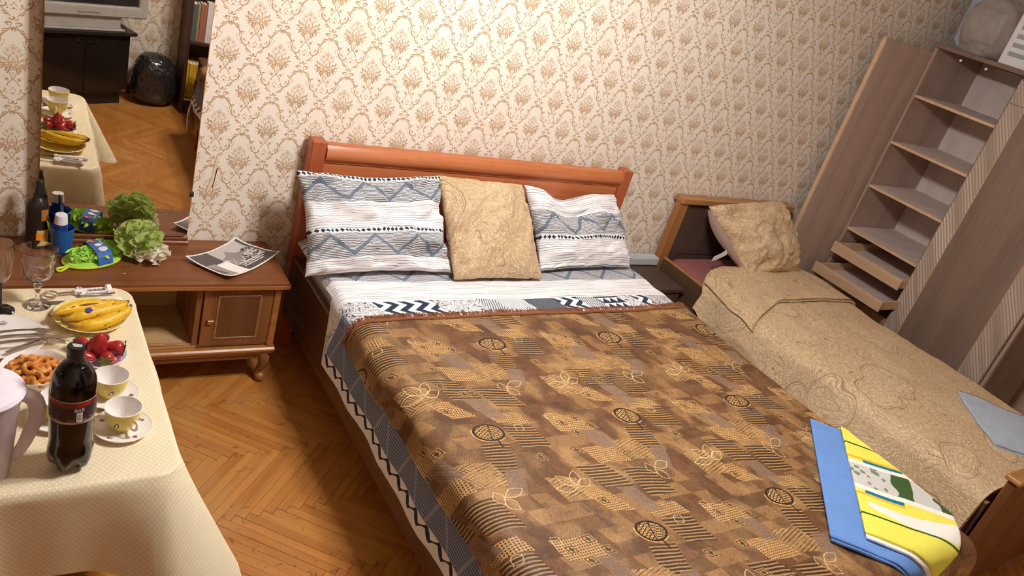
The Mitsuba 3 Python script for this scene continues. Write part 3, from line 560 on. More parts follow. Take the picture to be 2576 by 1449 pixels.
# fringe along its top edge and the right foot corner: one part of many threads
rng = random.Random(8); fr = []
def threads(line, n, out, ln, rad=.0011):
    for k in range(n):
        t = rng.random() * (len(line) - 1.001); i = int(t); p = line[i] + (line[i + 1] - line[i]) * (t - i)
        d = np.array(out) + np.array([rng.gauss(0, .45), rng.gauss(0, .25), rng.gauss(.25, .2)]); d = d / np.linalg.norm(d) * ln * rng.uniform(.5, 1.15)
        fr.append(tube([p + [0, 0, .001], p + d * .6 + [0, 0, .003], p + d + [rng.gauss(0, .003), 0, -.003]], [rad, rad, rad * .6], 4))
threads(thr[:, 0], 1500, (0, 1, .05), .022); threads(thr[-1, -22:], 160, (.5, -.5, .1), .03); threads(thr[-24:, -1], 160, (.3, -.8, -.3), .035)
put('fringe', cat(*fr), 'fringe', tb, kind='stuff')
put('hem', tube(thr[::2, 1] + [0, 0, .002], .0065, 6), 'fringe', tb, smooth=True)

# pillows: four corners, thickness to the front and to the back
def pillow(c00, c10, c11, c01, tf, tb_, seed, n=46, pinch=.05, wr=.012, uvw=(1, 1), uvo=(0, 0), twist=None, dent=()):
    c00, c10, c11, c01 = map(np.array, (c00, c10, c11, c01)); c00, c10, c11, c01 = [c.astype(float) for c in (c00, c10, c11, c01)]
    u = np.sin(np.linspace(-np.pi / 2, np.pi / 2, n)) * .5 + .5; U, V = np.meshgrid(u, u, indexing='ij')
    a, b = 2 * U - 1, 2 * V - 1
    U2 = .5 + .5 * a * (1 - pinch * (1 - b * b)); V2 = .5 + .5 * b * (1 - pinch * (1 - a * a))
    base = ((1 - U2) * (1 - V2))[..., None] * c00 + (U2 * (1 - V2))[..., None] * c10 + (U2 * V2)[..., None] * c11 + ((1 - U2) * V2)[..., None] * c01
    nrm = np.cross(c10 - c00, c01 - c00); nrm /= np.linalg.norm(nrm)
    prof = (np.clip(1 - a ** 2, 0, 1) * np.clip(1 - b ** 2, 0, 1)) ** .42
    Q = np.stack([U * 3, V * 3, 0 * U + seed], -1)
    w = wr * (2.2 * vnoise(Q, 2.0, seed) + 1.4 * np.abs(vnoise(Q, 3.6, seed + 1)) * 2 + .6 * vnoise(Q, 9, seed + 2)) * np.clip(prof * 2.5, 0, 1)
    for (du, dv, rr, amt) in dent: w = w - amt * np.exp(-(((U - du) / rr) ** 2 + ((V - dv) / (rr * .45)) ** 2))
    ed = (.006 * vnoise(Q, 6, seed + 4))[..., None] * (c01 - c00) / np.linalg.norm(c01 - c00)
    F = base + nrm * (tf * prof + w)[..., None] + ed; B = base - nrm * (tb_ * prof)[..., None] + ed
    k = n * n; i = np.arange(k).reshape(n, n); f1 = gridmesh(F).faces
    L = np.linalg.norm(c10 - c00), np.linalg.norm(c01 - c00)
    uv = np.stack([U * uvw[0] + uvo[0], V * uvw[1] + uvo[1]], -1).reshape(-1, 2)
    fn = np.cross(F.reshape(-1, 3)[f1[:, 1]] - F.reshape(-1, 3)[f1[:, 0]], F.reshape(-1, 3)[f1[:, 2]] - F.reshape(-1, 3)[f1[:, 0]]).sum(0)
    if np.dot(fn, nrm) < 0: f1 = f1[:, ::-1]
    return TM(np.vstack([F.reshape(-1, 3), B.reshape(-1, 3)]), np.vstack([f1, f1[:, ::-1] + k])), np.vstack([uv, uv])
m, uv = pillow((.168, -.410, .520), (.788, -.385, .522), (.748, -.165, .848), (.158, -.170, .828), .085, .07, 3, pinch=.085, wr=.034, uvw=(.66, .53), uvo=(.03, .0), dent=((.55, .62, .4, .03), (.78, .16, .12, .04), (.2, .45, .25, .025), (.5, .95, .12, .03)))
put('pillow', m, 'ethnic_cotton', smooth=True, uv=(uv * [1, -1] + [0, .53]), label='left striped navy and white pillow with zigzag bands propped on the double bed headboard', cat='pillow')
m, uv = pillow((1.24, -.375, .525), (1.80, -.335, .522), (1.735, -.125, .805), (1.195, -.135, .825), .075, .07, 11, wr=.028, uvw=(.60, .44), uvo=(.30, -.155), dent=((.42, 1.0, .20, .08), (.45, .72, .25, .03), (.25, .06, .2, .03)))
v_ = m.vertices; nn = len(v_) // 2; cl = np.exp(-((v_[:, 0] - 1.42) / .10) ** 2) * np.clip((v_[:, 2] - .62) / .2, 0, 1); v_[:, 2] -= .045 * cl; m.vertices = v_
put('pillow', m, 'ethnic_cotton', smooth=True, uv=uv, label='right striped navy and white pillow with a sagging top edge beside the beige cushion', cat='pillow')
m, uv = pillow((.768, -.445, .523), (1.205, -.440, .523), (1.165, -.155, .835), (.745, -.150, .845), .075, .07, 21, wr=.018, uvw=(.46, .46), uvo=(2.2, .3), pinch=.04, dent=((.0, .42, .2, .02),))
put('cushion', m, 'paisley', smooth=True, uv=uv, label='square beige paisley cushion standing between the two striped pillows', cat='cushion')

# towels on the foot of the double bed
def fall(x, y, z0):
    """The height at which something lies on the throw at arc lengths x, y from the room's origin, and where."""
    ox, oy = np.clip(x - 1.785, 0, None), np.clip(-2.115 - y, 0, None); r = .06
    tx, ty = np.clip(ox / r, 0, 1.45), np.clip(oy / r, 0, 1.45)
    X = np.minimum(x, 1.785) + r * np.sin(tx) + .12 * np.clip(ox - 1.45 * r, 0, None); Y = np.maximum(y, -2.115) - r * np.sin(ty) - .12 * np.clip(oy - 1.45 * r, 0, None)
    return X, Y, z0 - r * (1 - np.cos(tx)) - r * (1 - np.cos(ty)) - .98 * np.clip(ox - 1.45 * r, 0, None) - .98 * np.clip(oy - 1.45 * r, 0, None)
def towel(name, mat_, org, e, n, L, Wd, z0, layers, th, label, seed, skew=0.0, under=None, ground=None):
    t = thing(name, label, 'towel'); e, n = np.array(e, float), np.array(n, float); e /= np.linalg.norm(e); n /= np.linalg.norm(n)
    for k in range(layers):
        a, b = np.linspace(0, L - (.014 if under else .006) * k, 52), np.linspace(.0 + .004 * (layers - 1 - k), Wd - .004 * k, 44); A, B = np.meshgrid(a, b, indexing='ij')
        x = org[0] + e[0] * A + n[0] * (B + skew * A); y = org[1] + e[1] * A + n[1] * (B + skew * A)
        zz = z0 + th * k + .006 * vnoise(np.stack([A, B, 0 * A + seed], -1), 6, seed) + .003 * vnoise(np.stack([A, B, 0 * A + k], -1), 20, seed)
        X, Y, Z = fall(x, y, zz) if ground is None else (x, y, zz - z0 + ground(x, y))
        m, uv = shell(np.stack([X, Y, Z], -1), np.stack([A, B], -1), th * .92)
        put('fold' if k < layers - 1 else 'top_layer', m, under if under and k == 0 else mat_, t, smooth=True, uv=uv)
    # the rounded fold along the near edge
    A = np.linspace(0, Wd, 26); x, y = org[0] + e[0] * L + n[0] * (A + skew * L), org[1] + e[1] * L + n[1] * (A + skew * L)
    return t
towel('blue_towel', 'towel_blue', (1.722, -1.525), (-.49, -.475), (.70, -.72), .68, .40, .545, 2, .007, 'folded plain blue towel lying under the yellow printed towel', 4)
towel('printed_towel', 'towel_print', (1.796, -1.603), (-.457, -.440), (.69, -.72), .625, .335, .563, 2, .008, 'folded yellow, white and green printed towel at the foot of the double bed', 6, under='paper_white')

# ================================================================== the single bed
sb = thing('single_bed', 'narrow single bed with an oak framed headboard beside the wardrobe', 'bed')
for x in (2.262, 3.115): put('post', cbox(x, x + .066, -.07, -.028, 0, .768, .004), 'oak_post', sb)
m = extr(rrect(2.262, -.085, 3.195, -.012, .012), .026).apply_translation([0, 0, .768]); put('top_rail', m, 'oak_frame', sb)
put('panel', cbox(2.326, 3.118, -.056, -.040, .22, .768, .002), 'oak_panel', sb)
put('inset', cbox(2.40, 3.045, -.0605, -.055, .46, .70, .002), 'oak_panel', sb)
put('side_board', cbox(2.262, 2.284, -2.0, -.10, .14, .455, .003), 'oak_side', sb); put('board_edge', cbox(2.2615, 2.2845, -2.0, -.10, .4552, .460, .001), 'oak_frame', sb)
put('side_board', cbox(3.158, 3.180, -2.0, -.10, .14, .42, .003), 'oak_side', sb)
put('footboard', cbox(2.262, 3.18, -2.045, -2.010, .06, .585, .004), 'foot_panel', sb); put('foot_cap', mv(rbox(.95, .062, .024, .010), (2.72, -2.028, .597)), 'oak_frame', sb)
for x in (2.27, 3.12): 
    put('foot', cbox(x, x + .05, -2.04, -2.012, 0, .06, .003), 'oak_post', sb)
put('mattress', mv(rbox(.845, 1.86, .22, .05), (2.722, -1.03, .36)), 'mauve', sb, smooth=True)
put('slats', cbox(2.285, 3.157, -1.99, -.11, .20, .245, .004), 'oak_side', sb)
# its paisley duvet
s = np.r_[np.linspace(2.00, 2.42, 34)[:-1], np.linspace(2.42, 3.04, 40)[:-1], np.linspace(3.04, 3.34, 20)]; v = np.linspace(.30, 1.985, 100)
S_, V_ = np.meshgrid(s, v, indexing='ij'); P3 = np.stack([S_, V_, 0 * S_], -1)
S2 = S_ + .10 * np.clip((2.35 - S_) / .35, 0, 1) * np.clip((.62 - V_) / .3, 0, 1) + .05 * np.clip((2.35 - S_) / .35, 0, 1) * vnoise(P3 * [0, 1, 0], 3, 6) * 2
Ve = V_ + (.14 * np.clip((2.50 - S_) / .35, 0, 1) ** 1.5 - .015 * np.sin((S_ - 2.4) * 3)) * np.clip((.9 - V_) / .6, 0, 1)
puff = .035 * np.clip(1 - ((S_ - 2.72) / .5) ** 2, 0, 1) * np.clip((V_ - .30) * 12, 0, 1)
wob = .030 * vnoise(P3, 3.2, 3) + .018 * vnoise(P3, 8, 5) + .006 * np.abs(vnoise(P3, 15, 8)) + puff
wob += .022 * np.clip((2.35 - S_) / .3, 0, 1) * np.sin(V_ * 11 + 3 * S_)
d2 = bedsheet(S2, Ve, wob, .492, 2.722, .412, .07, .97)
hl = np.clip((2.28 - S_) / .25, 0, 1); d2[..., 0] += -.03 * hl * np.sin(V_ * 9 + .5) - .02 * hl
end = np.clip((V_ - 1.86) / .12, 0, 1); d2[..., 0] = np.maximum(d2[..., 0], 2.20)
d2[..., 2] = np.maximum(d2[..., 2], .10)
dk = thing('paisley_duvet', 'rumpled beige paisley duvet covering the single bed', 'duvet')
mesh, uv = shell(d2, np.stack([S_, V_], -1), .016); put('cover', mesh, 'paisley', dk, smooth=True, uv=uv)
i0 = np.searchsorted(s, 2.20); j1 = 30
flap = d2[i0:, 1:j1].copy(); fs, fv = S_[i0:, 1:j1], V_[i0:, 1:j1]
lim = .70 + .10 * np.clip((2.5 - fs) / .3, 0, 1) ** 1.2 + .012 * vnoise(np.stack([fs, 0 * fs, 0 * fs], -1), 6, 2); vv = .31 + (lim - .31) * (fv - fv[0, 0]) / (fv[0, -1] - fv[0, 0])
iy = np.clip((vv - v[0]) / (v[1] - v[0]), 0, len(v) - 1.001); a0 = iy.astype(int); fr_ = (iy - a0)[..., None]; ii = np.arange(i0, len(s))[:, None]
flap = d2[ii, a0] * (1 - fr_) + d2[ii, a0 + 1] * fr_; flap[..., 2] += .020; flap[..., 0] += np.where(fs < 2.3, -.006, 0)
mesh, uv = shell(flap, np.stack([fs + .37, vv + .21], -1), .014); put('turned_flap', mesh, 'paisley', dk, smooth=True, uv=uv)
m, uv = pillow((2.575, -.405, .508), (3.06, -.375, .512), (2.955, -.12, .838), (2.40, -.135, .785), .13, .07, 31, wr=.030, uvw=(.56, .46), uvo=(4.1, 1.3), pinch=.03, dent=((.18, .82, .16, .03), (.12, .40, .10, .04), (.28, .12, .12, .03)))
pp = thing('paisley_pillow', 'plump beige paisley pillow leaning on the single bed headboard', 'pillow'); put('case', m, 'paisley', pp, smooth=True, uv=uv)
t_ = np.linspace(0, 1, 18)[:, None]; e0 = np.array([2.415, -.150, .765]) * (1 - t_) + np.array([2.585, -.395, .525]) * t_; P_ = np.stack([e0 + [-.030, .05, 0] * np.sin(t_ * np.pi) + [-.002, .02, 0], e0 + [-.036, .015, .0] * np.sin(t_ * np.pi), e0 + [-.004, -.022, .0] * np.sin(t_ * np.pi)], 1)
m, uv = shell(P_, np.zeros(P_.shape[:2] + (2,)), .004); put('open_end', m, 'case_shade', pp, smooth=True, label='dull lilac open end of the pillowcase')
P_ = np.array([[(2.415, -.285, .565), (2.425, -.275, .532)], [(2.455, -.290, .588), (2.462, -.280, .548)], [(2.505, -.285, .618), (2.515, -.280, .575)]]); m, uv = shell(P_, np.zeros((3, 2, 2)), .001); put('care_tag', m, 'white_tag', pp, label='white care tag')
from scipy.interpolate import LinearNDInterpolator
_g = LinearNDInterpolator(d2[12:-8, 30:, :2].reshape(-1, 2), d2[12:-8, 30:, 2].ravel(), fill_value=.50)
towel('grey_towel', 'towel_grey', (2.853, -1.496), (-.66, -.75), (.75, -.66), .436, .40, .528, 2, .010, 'pale grey folded towel on the paisley duvet', 9, ground=lambda x, y: _g(x, y) + .004)

# between the beds
ns = thing('bedside_box', 'low dark brown bedside box between the two beds', 'bedside table')
put('top', cbox(1.915, 2.235, -.34, -.02, .378, .400, .003), 'dark_stand', ns); put('body', cbox(1.925, 2.225, -.33, -.025, .0, .378, .003), 'dark_stand', ns)
ps = thing('power_strip', 'pale grey power strip with a glowing red switch on the bedside box', 'power strip')
put('case', mv(rbox(.33, .058, .046, .010), (2.085, -.062, .4245), rz=-1), 'grey_plastic', ps)
for i in range(5): put('socket', mv(lathe([(0, .003), (.013, .003), (.0155, .005), (.0185, .005), (.019, 0)], 20), (2.072 + i * .037, -.062, .4455)), 'grey_plastic', ps, smooth=30)
put('switch', mv(rbox(.020, .026, .010, .003), (2.030, -.062, .4485), ry=8), 'red_switch', ps, label='red glowing rocker switch', emitter={'type': 'area', 'radiance': {'type': 'rgb', 'value': [.8, .06, .03]}})

# ================================================================== the wardrobe
wd = thing('wardrobe', 'tall brown veneered wardrobe standing open with empty shelves', 'wardrobe')
WX, WB_, WT = 3.62, 4.14, 1.84
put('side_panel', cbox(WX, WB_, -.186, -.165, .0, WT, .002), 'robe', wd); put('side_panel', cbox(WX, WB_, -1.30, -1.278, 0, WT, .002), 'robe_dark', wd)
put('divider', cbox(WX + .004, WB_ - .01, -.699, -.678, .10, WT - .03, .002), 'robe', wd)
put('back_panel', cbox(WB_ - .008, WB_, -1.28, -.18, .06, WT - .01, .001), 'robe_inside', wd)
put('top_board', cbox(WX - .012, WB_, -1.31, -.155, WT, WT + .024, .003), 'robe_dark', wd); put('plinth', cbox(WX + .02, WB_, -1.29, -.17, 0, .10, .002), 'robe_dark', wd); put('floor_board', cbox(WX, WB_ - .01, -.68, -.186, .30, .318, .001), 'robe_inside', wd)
for z in (1.560, 1.280, 1.006, .724):
    sh = put('shelf', cbox(WX + .008, WB_ - .009, -.6775, -.1865, z, z + .014, .001), 'robe_inside', wd)
    k = key('edge_band', sh); scene[k] = mikit.ply(cbox(WX, WX + .0079, -.6775, -.1865, z - .0005, z + .0145, .001), 'mat_robe_edge')
def drawer(xf, y0, y1, z0, z1, zb):
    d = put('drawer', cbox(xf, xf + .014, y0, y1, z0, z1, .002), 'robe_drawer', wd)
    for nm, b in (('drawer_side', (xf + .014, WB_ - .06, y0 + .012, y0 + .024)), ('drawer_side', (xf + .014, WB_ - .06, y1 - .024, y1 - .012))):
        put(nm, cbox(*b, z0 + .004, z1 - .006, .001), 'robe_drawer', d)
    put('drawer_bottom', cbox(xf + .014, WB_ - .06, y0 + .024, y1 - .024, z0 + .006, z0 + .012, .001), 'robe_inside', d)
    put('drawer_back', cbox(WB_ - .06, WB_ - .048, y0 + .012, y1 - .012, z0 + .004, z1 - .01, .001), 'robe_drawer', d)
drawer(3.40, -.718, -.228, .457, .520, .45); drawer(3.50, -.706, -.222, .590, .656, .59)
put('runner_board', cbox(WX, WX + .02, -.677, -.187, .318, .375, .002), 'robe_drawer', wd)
# the open left door, swung back against the wall: seen from inside
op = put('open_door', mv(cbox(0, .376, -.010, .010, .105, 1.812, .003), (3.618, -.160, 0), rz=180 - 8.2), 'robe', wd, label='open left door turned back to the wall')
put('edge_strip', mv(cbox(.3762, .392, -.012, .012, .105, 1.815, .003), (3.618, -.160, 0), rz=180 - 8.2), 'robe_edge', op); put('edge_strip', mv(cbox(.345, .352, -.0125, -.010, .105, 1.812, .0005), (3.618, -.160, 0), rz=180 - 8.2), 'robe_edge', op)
# the closed right door: a dark panel framed by striped veneer
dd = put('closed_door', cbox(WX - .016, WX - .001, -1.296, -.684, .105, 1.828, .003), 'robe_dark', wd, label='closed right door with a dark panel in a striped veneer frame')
for b in ((-.782, -.690, .325, 1.70), (-1.290, -1.172, .325, 1.70), (-1.290, -.690, .115, .322), (-1.290, -.690, 1.703, 1.820)):
    put('veneer_band', cbox(WX - .0185, WX - .016, b[0], b[1], b[2], b[3], .0008), 'robe_veneer', dd)
for b in ((-.784, -.7815, .323, 1.702), (-1.1725, -1.170, .323, 1.702), (-1.172, -.782, .3215, .324), (-1.172, -.782, 1.701, 1.7035)):
    put('inlay_line', cbox(WX - .0195, WX - .016, *b, .0004), 'robe_edge', dd)
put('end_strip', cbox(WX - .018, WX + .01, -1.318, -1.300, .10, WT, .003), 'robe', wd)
for y in (-.40, -.55): put('catch', mv(icosphere(subdivisions=1, radius=.008), (WX + .03, y + .08, 1.815)), 'white_plastic', wd)

# on top of the wardrobe
rng_ = np.random.default_rng(3)
def lumpy(c, dims, seed, amt=.16, sub=4, top=None):
    m = icosphere(subdivisions=sub); v = m.vertices; d = 1 + amt * (vnoise(v, 2.2, seed) * 2) + .05 * np.abs(vnoise(v, 6, seed + 1)) * 4
    v = np.sign(v) * np.abs(v) ** .75 * d[:, None]; v = v * np.array(dims) / 2
    v[:, 2] = np.maximum(v[:, 2], -dims[2] * .42); v = v + np.array(c) + [0, 0, dims[2] * .42]; m.vertices = v; return m
put('plastic_sack', lumpy((3.84, -.33, WT + .024), (.38, .30, .36), 5), 'plastic_bag', smooth=True, label='bulging translucent plastic sack on top of the wardrobe', cat='bag')
bx = thing('striped_box', 'white box with grey stripes on top of the wardrobe beside the plastic sack', 'box')
put('carton', cbox(3.66, 4.02, -.86, -.50, WT + .024, WT + .36, .003), 'box_white', bx)
for i in range(5): put('stripe', cbox(3.6585, 3.6602, -.62, -.53, WT + .07 + i * .045, WT + .092 + i * .045, .0003), 'box_grey', bx)
put('blue_panel', cbox(3.6583, 3.6602, -.85, -.66, WT + .06, WT + .34, .0003), 'box_blue', bx, label='pale blue printed panel')
put('wrapped_parcel', lumpy((3.95, -.16 - .02, WT + .024), (.26, .2, .5), 9, .10), 'box_blue', smooth=True, label='pale blue wrapped parcel behind the plastic sack on the wardrobe', cat='parcel')
# ================================================================== the dressing table and its mirror
dt = thing('dressing_table', 'low walnut dressing table with an open compartment and an inlaid door', 'dresser')
DZ = .450
top = extr(rrect(-.95, -.338, .150, -.004, .010), .010).apply_translation([0, 0, DZ - .010]); put('top', top, 'walnut', dt)
put('edge_moulding', cat(extr(rrect(-.955, -.3435, .1555, -.004, .012), .011).apply_translation([0, 0, DZ - .0212]), extr(rrect(-.945, -.333, .145, -.004, .010), .0065).apply_translation([0, 0, DZ - .0279])), 'walnut_edge', dt)
put('side_panel', cbox(.106, .128, -.300, -.012, .166, DZ - .028, .002), 'walnut_v', dt); put('side_panel', cbox(-.928, -.906, -.300, -.012, .166, DZ - .028, .002), 'walnut_v', dt)
put('corner_post', cbox(.106, .131, -.322, -.300, .166, DZ - .028, .004), 'walnut_edge', dt); put('corner_post', cbox(-.931, -.906, -.322, -.300, .166, DZ - .028, .004), 'walnut_edge', dt)
put('back_panel', cbox(-.906, .106, -.022, -.012, .166, DZ - .028, .001), 'walnut_inside', dt)
put('bottom_board', cbox(-.906, .106, -.305, -.022, .166, .178, .002), 'walnut_inside', dt)
for x in (-.165, -.640): put('partition', cbox(x, x + .022, -.308, -.022, .178, DZ - .028, .002), 'walnut_v', dt)
put('track', cbox(-.618, -.165, -.306, -.300, .178, .183, .0008), 'walnut_edge', dt); put('track', cbox(-.618, -.165, -.290, -.286, .178, .182, .0008), 'walnut_edge', dt)
put('base_moulding', cat(cbox(-.940, .140, -.334, -.010, .146, .166, .006), cbox(-.932, .132, -.326, -.012, .132, .148, .004)), 'walnut_edge', dt)
put('apron', cbox(-.925, .125, -.318, -.300, .108, .134, .003), 'walnut', dt); put('apron', cbox(.103, .124, -.300, -.014, .108, .134, .003), 'walnut_v', dt)
for x, s in ((.098, 1), (-.895, -1)):
    for y in (-.300, -.035):
        path = spline([(x, y, .134), (x + .012 * s, y - .010, .10), (x + .004 * s, y - .004, .055), (x - .002 * s, y + .002, .03), (x + .008 * s, y - .006, .012)], 14)
        lg = put('leg', tube(path, np.interp(np.linspace(0, 1, 14), [0, .3, .7, .85, 1], [.024, .021, .013, .014, .012]), 12), 'walnut_v', dt, smooth=True)
        put('scroll_foot', mv(icosphere(subdivisions=2, radius=.0195), (x + .008 * s, y - .008, .0198), s=(1, 1.05, 1)), 'walnut_edge', lg, smooth=True)
def dresser_door(x0, x1, knob):
    d = put('door', cbox(x0, x1, -.318, -.302, .182, .419, .002), 'walnut_v', dt)
    put('door_panel', cbox(x0 + .050, x1 - .045, -.3195, -.317, .212, .388, .001), 'walnut_panel', d)
    a, b, c, e = x0 + .047, x1 - .042, .208, .392
    put('inlay', cat(cbox(a, b, -.3205, -.3175, e - .007, e, .0008), cbox(a, b, -.3205, -.3175, c, c + .007, .0008), cbox(a, a + .007, -.3205, -.3175, c, e, .0008), cbox(b - .007, b, -.3205, -.3175, c, e, .0008)), 'walnut_inlay', d)
    kn = put('knob', cat(cbox(knob - .010, knob + .010, -.324, -.3185, .272, .294, .002), cbox(knob - .011, knob + .011, -.333, -.322, .290, .296, .0015)), 'brass', d, label='small brass pull')
dresser_door(-.141, .104, -.113); dresser_door(-.904, -.642, -.668)

mirror = thing('dressing_mirror', 'tall frameless mirror with a thin wooden back standing on the dressing table', 'mirror')
MC, MRZ, MRX = np.array([-.40, -.038, .52]), math.radians(1.0), math.radians(.5)
def mplace(m):   # the mirror's plane: slightly turned and leaning forward
    A = np.eye(4); c, s = math.cos(-.0176), math.sin(-.0176); Rz = np.array([[c, -s, 0], [s, c, 0], [0, 0, 1.0]]); t = .0085
    Rx = np.array([[1, 0, 0], [0, math.cos(t), -math.sin(t)], [0, math.sin(t), math.cos(t)]])
    A[:3, :3] = Rz @ Rx; A[:3, 3] = MC; m = m.copy(); m.apply_transform(A); return m
gl = extr(rrect(-.232, -.034, .240, 1.25, .014), .004); gl.apply_transform(rot(90)); put('glass', mplace(gl), 'mirror', mirror)
bk = extr(rrect(-.236, -.036, .243, 1.253, .016), .024); bk.apply_transform(rot(90)); bk.apply_translation([0, .0246, 0]); put('backing', mplace(bk), 'walnut_edge', mirror)
put('clip', mplace(cbox(.234, .247, -.010, .004, .128, .146, .001)), 'black_plastic', mirror, label='dark metal clip')
put('base_rail', cat(cbox(-.668, -.146, -.046, -.006, DZ + .0003, DZ + .014, .004), cbox(-.662, -.152, -.040, -.006, DZ + .014, DZ + .033, .005)), 'walnut', mirror)

# ---- on the dressing table
sp = thing('shampoo_bottle', 'dark brown pump bottle with an orange label beside the blue cup', 'bottle')
bl = [(0, 0), (.030, 0), (.033, .004), (.0335, .15), (.030, .166), (.018, .180), (.0125, .186), (.0125, .196), (0, .196)]
put('body', mv(lathe(bl, 32, .72), (-.638, -.082, DZ)), 'shampoo', sp, smooth=40)
put('cap', mv(lathe([(0, .196), (.0155, .196), (.0155, .216), (.012, .224), (.012, .238), (.008, .243), (0, .243)], 20), (-.632, -.080, DZ)), 'black_plastic', sp, smooth=40)
def wrap(cx, cy, z0, r, a0, a1, h, ell=1.0, n=14, off=.0006):
    """A label that follows a round body, from angle a0 to a1 (degrees)."""
    a = np.radians(np.linspace(a0, a1, n)); P = np.stack([np.stack([cx + (r + off) * np.cos(a), cy + (r + off) * np.sin(a) * ell, z0 + 0 * a], -1), np.stack([cx + (r + off) * np.cos(a), cy + (r + off) * np.sin(a) * ell, z0 + h + 0 * a], -1)], 1)
    g = gridmesh(P); uv = np.stack(np.meshgrid(np.linspace(0, 1, n), [0, 1], indexing='ij'), -1).reshape(-1, 2); return g, uv
g, uv = wrap(-.638, -.082, DZ + .012, .0335, -92, -22, .062, .72); put('back_label', g, 'cream_label', sp, smooth=True, uv=uv, label='cream back label')
g, uv = wrap(-.638, -.082, DZ + .038, .0342, -96, -48, .024, .72); put('price_sticker', g, 'orange_label', sp, smooth=True, uv=uv, label='orange price sticker')
g, uv = wrap(-.638, -.082, DZ + .108, .0336, -72, -28, .040, .72); put('emblem', g, 'gold_print', sp, smooth=True, uv=uv, label='dull gold emblem')

CX, CY = -.567, -.105
cp = put('blue_cup', mv(lathe([(0, 0), (.028, 0), (.030, .003), (.0365, .088), (.0378, .090), (.0365, .0905), (.0350, .088), (.0288, .006), (0, .005)], 36), (CX, CY, DZ)), 'blue_plastic', smooth=40, label='blue plastic tooth cup with tubes and brushes in it', cat='cup')
def toothtube(loc, rx, ry, rz, h, label, body):
    t = thing('toothpaste_tube', label, 'tube')
    n = 20; a = np.arange(n) * 2 * np.pi / n; L = []
    for z, wx, wy in ((0, .021, .0015), (h * .35, .020, .008), (h * .75, .0175, .015), (h, .0195, .0195)): L.append(np.stack([wx * np.cos(a), wy * np.sin(a), 0 * a + z], -1))
    put('body', mv(gridmesh(np.array(L), True), loc, rx, ry, rz), body, t, smooth=True)
    put('cap', mv(lathe([(0, h - .001), (.0200, h - .001), (.0200, h + .001), (.0182, h + .028), (.0172, h + .030), (0, h + .030)], 28), loc, rx, ry, rz), 'white_plastic', t, smooth=40)
    return t
t1 = toothtube((CX - .006, CY - .010, DZ + .006), 3, -1, 22, .108, 'blue toothpaste tube with a white screw cap in the blue cup, nearest the front', 'blue_tube')
put('pale_stripe', mv(wrap(0, 0, .045, .0185, -40, -8, .060)[0], (CX - .006, CY - .010, DZ + .006), 3, -1, 22), 'tube_white', t1, smooth=True)
def brush(p0, p1, mats, label, r=.0036):
    t = thing('toothbrush', label, 'toothbrush'); p0, p1 = np.array(p0, float), np.array(p1, float); L = np.linspace(0, 1, 9)[:, None]
    pts = p0 + (p1 - p0) * L; put('handle', tube(pts[:7], np.interp(L[:7, 0], [0, .4, .7], [r * .8, r, r * .8]), 8), mats[0], t, smooth=True); put('grip', tube(pts[5:], [r * 1.1, r * 1.35, r * 1.3, r * .6], 8), mats[1], t, smooth=True)
brush((CX - .005, CY + .008, DZ + .008), (CX - .050, CY + .012, DZ + .140), ('lime_plastic', 'slate_rubber'), 'lime green toothbrush leaning left in the blue cup')
brush((CX + .012, CY + .014, DZ + .008), (CX - .004, CY + .030, DZ + .160), ('blue_tube', 'slate_rubber'), 'blue toothbrush with a grey grip at the back of the blue cup')
brush((CX - .012, CY + .0, DZ + .008), (CX - .044, CY - .004, DZ + .112), ('tube_white', 'lime_plastic'), 'white and lime toothbrush behind the toothpaste tube')

mt = thing('bath_mitt', 'lime green ruffled bath sponge pad with a blue paper band', 'sponge')
mc, ma = np.array([-.480, -.168]), math.radians(28)
def mrot(m): return mv(m, (mc[0], mc[1], DZ), rz=math.degrees(ma))
oval = affinity.scale(Point(0, 0).buffer(1, quad_segs=16), .098, .060)
put('pad', mrot(lathe([(0, .001), (.094, .001), (.097, .006), (.094, .012), (0, .016)], 40, .62)), 'lime_cloth', mt, smooth=40)
a = np.arange(40) * 2 * np.pi / 40; put('piping', mrot(tube(np.stack([.097 * np.cos(a), .060 * np.sin(a), 0 * a + .0065], -1), .0045, 7, True)), 'lime_pipe', mt, smooth=True)
put('loop', mrot(tube(spline([(-.094, -.016, .006), (-.118, -.026, .006), (-.136, -.026, .006), (-.134, -.016, .006), (-.112, -.012, .006), (-.093, -.008, .006)], 20), .0042, 7)), 'lime_pipe', mt, smooth=True)
rng = np.random.default_rng(12)
def ruffle(c, R, turns, h, seed, wav=.35, k=7, n=90, rs=(1, 1, 1)):
    """A strip of cloth gathered into a rosette."""
    t = np.linspace(0, 1, n); a = t * turns * 2 * np.pi; r = R * (.25 + .75 * t) ** 1.0
    ph = rng.random() * 6; e = np.sin(a * k / 2 + ph)
    lo = np.stack([r * .55 * np.cos(a), r * .55 * np.sin(a), .15 * h + 0 * a], -1); mid = np.stack([r * .9 * np.cos(a + .1 * e), r * .9 * np.sin(a + .1 * e), h * (.75 + .15 * e)], -1); hi = np.stack([r * (1.05 + wav * e) * np.cos(a + .22 * e), r * (1.05 + wav * e) * np.sin(a + .22 * e), h * (1.0 - .45 * (r / R) * (1 + e) * .5)], -1)
    P = np.stack([lo, mid, hi], 1) * np.array(rs) + np.array(c); return gridmesh(P), np.stack(np.meshgrid(t * turns * R * 6, [0, h, h * 2], indexing='ij'), -1).reshape(-1, 2)
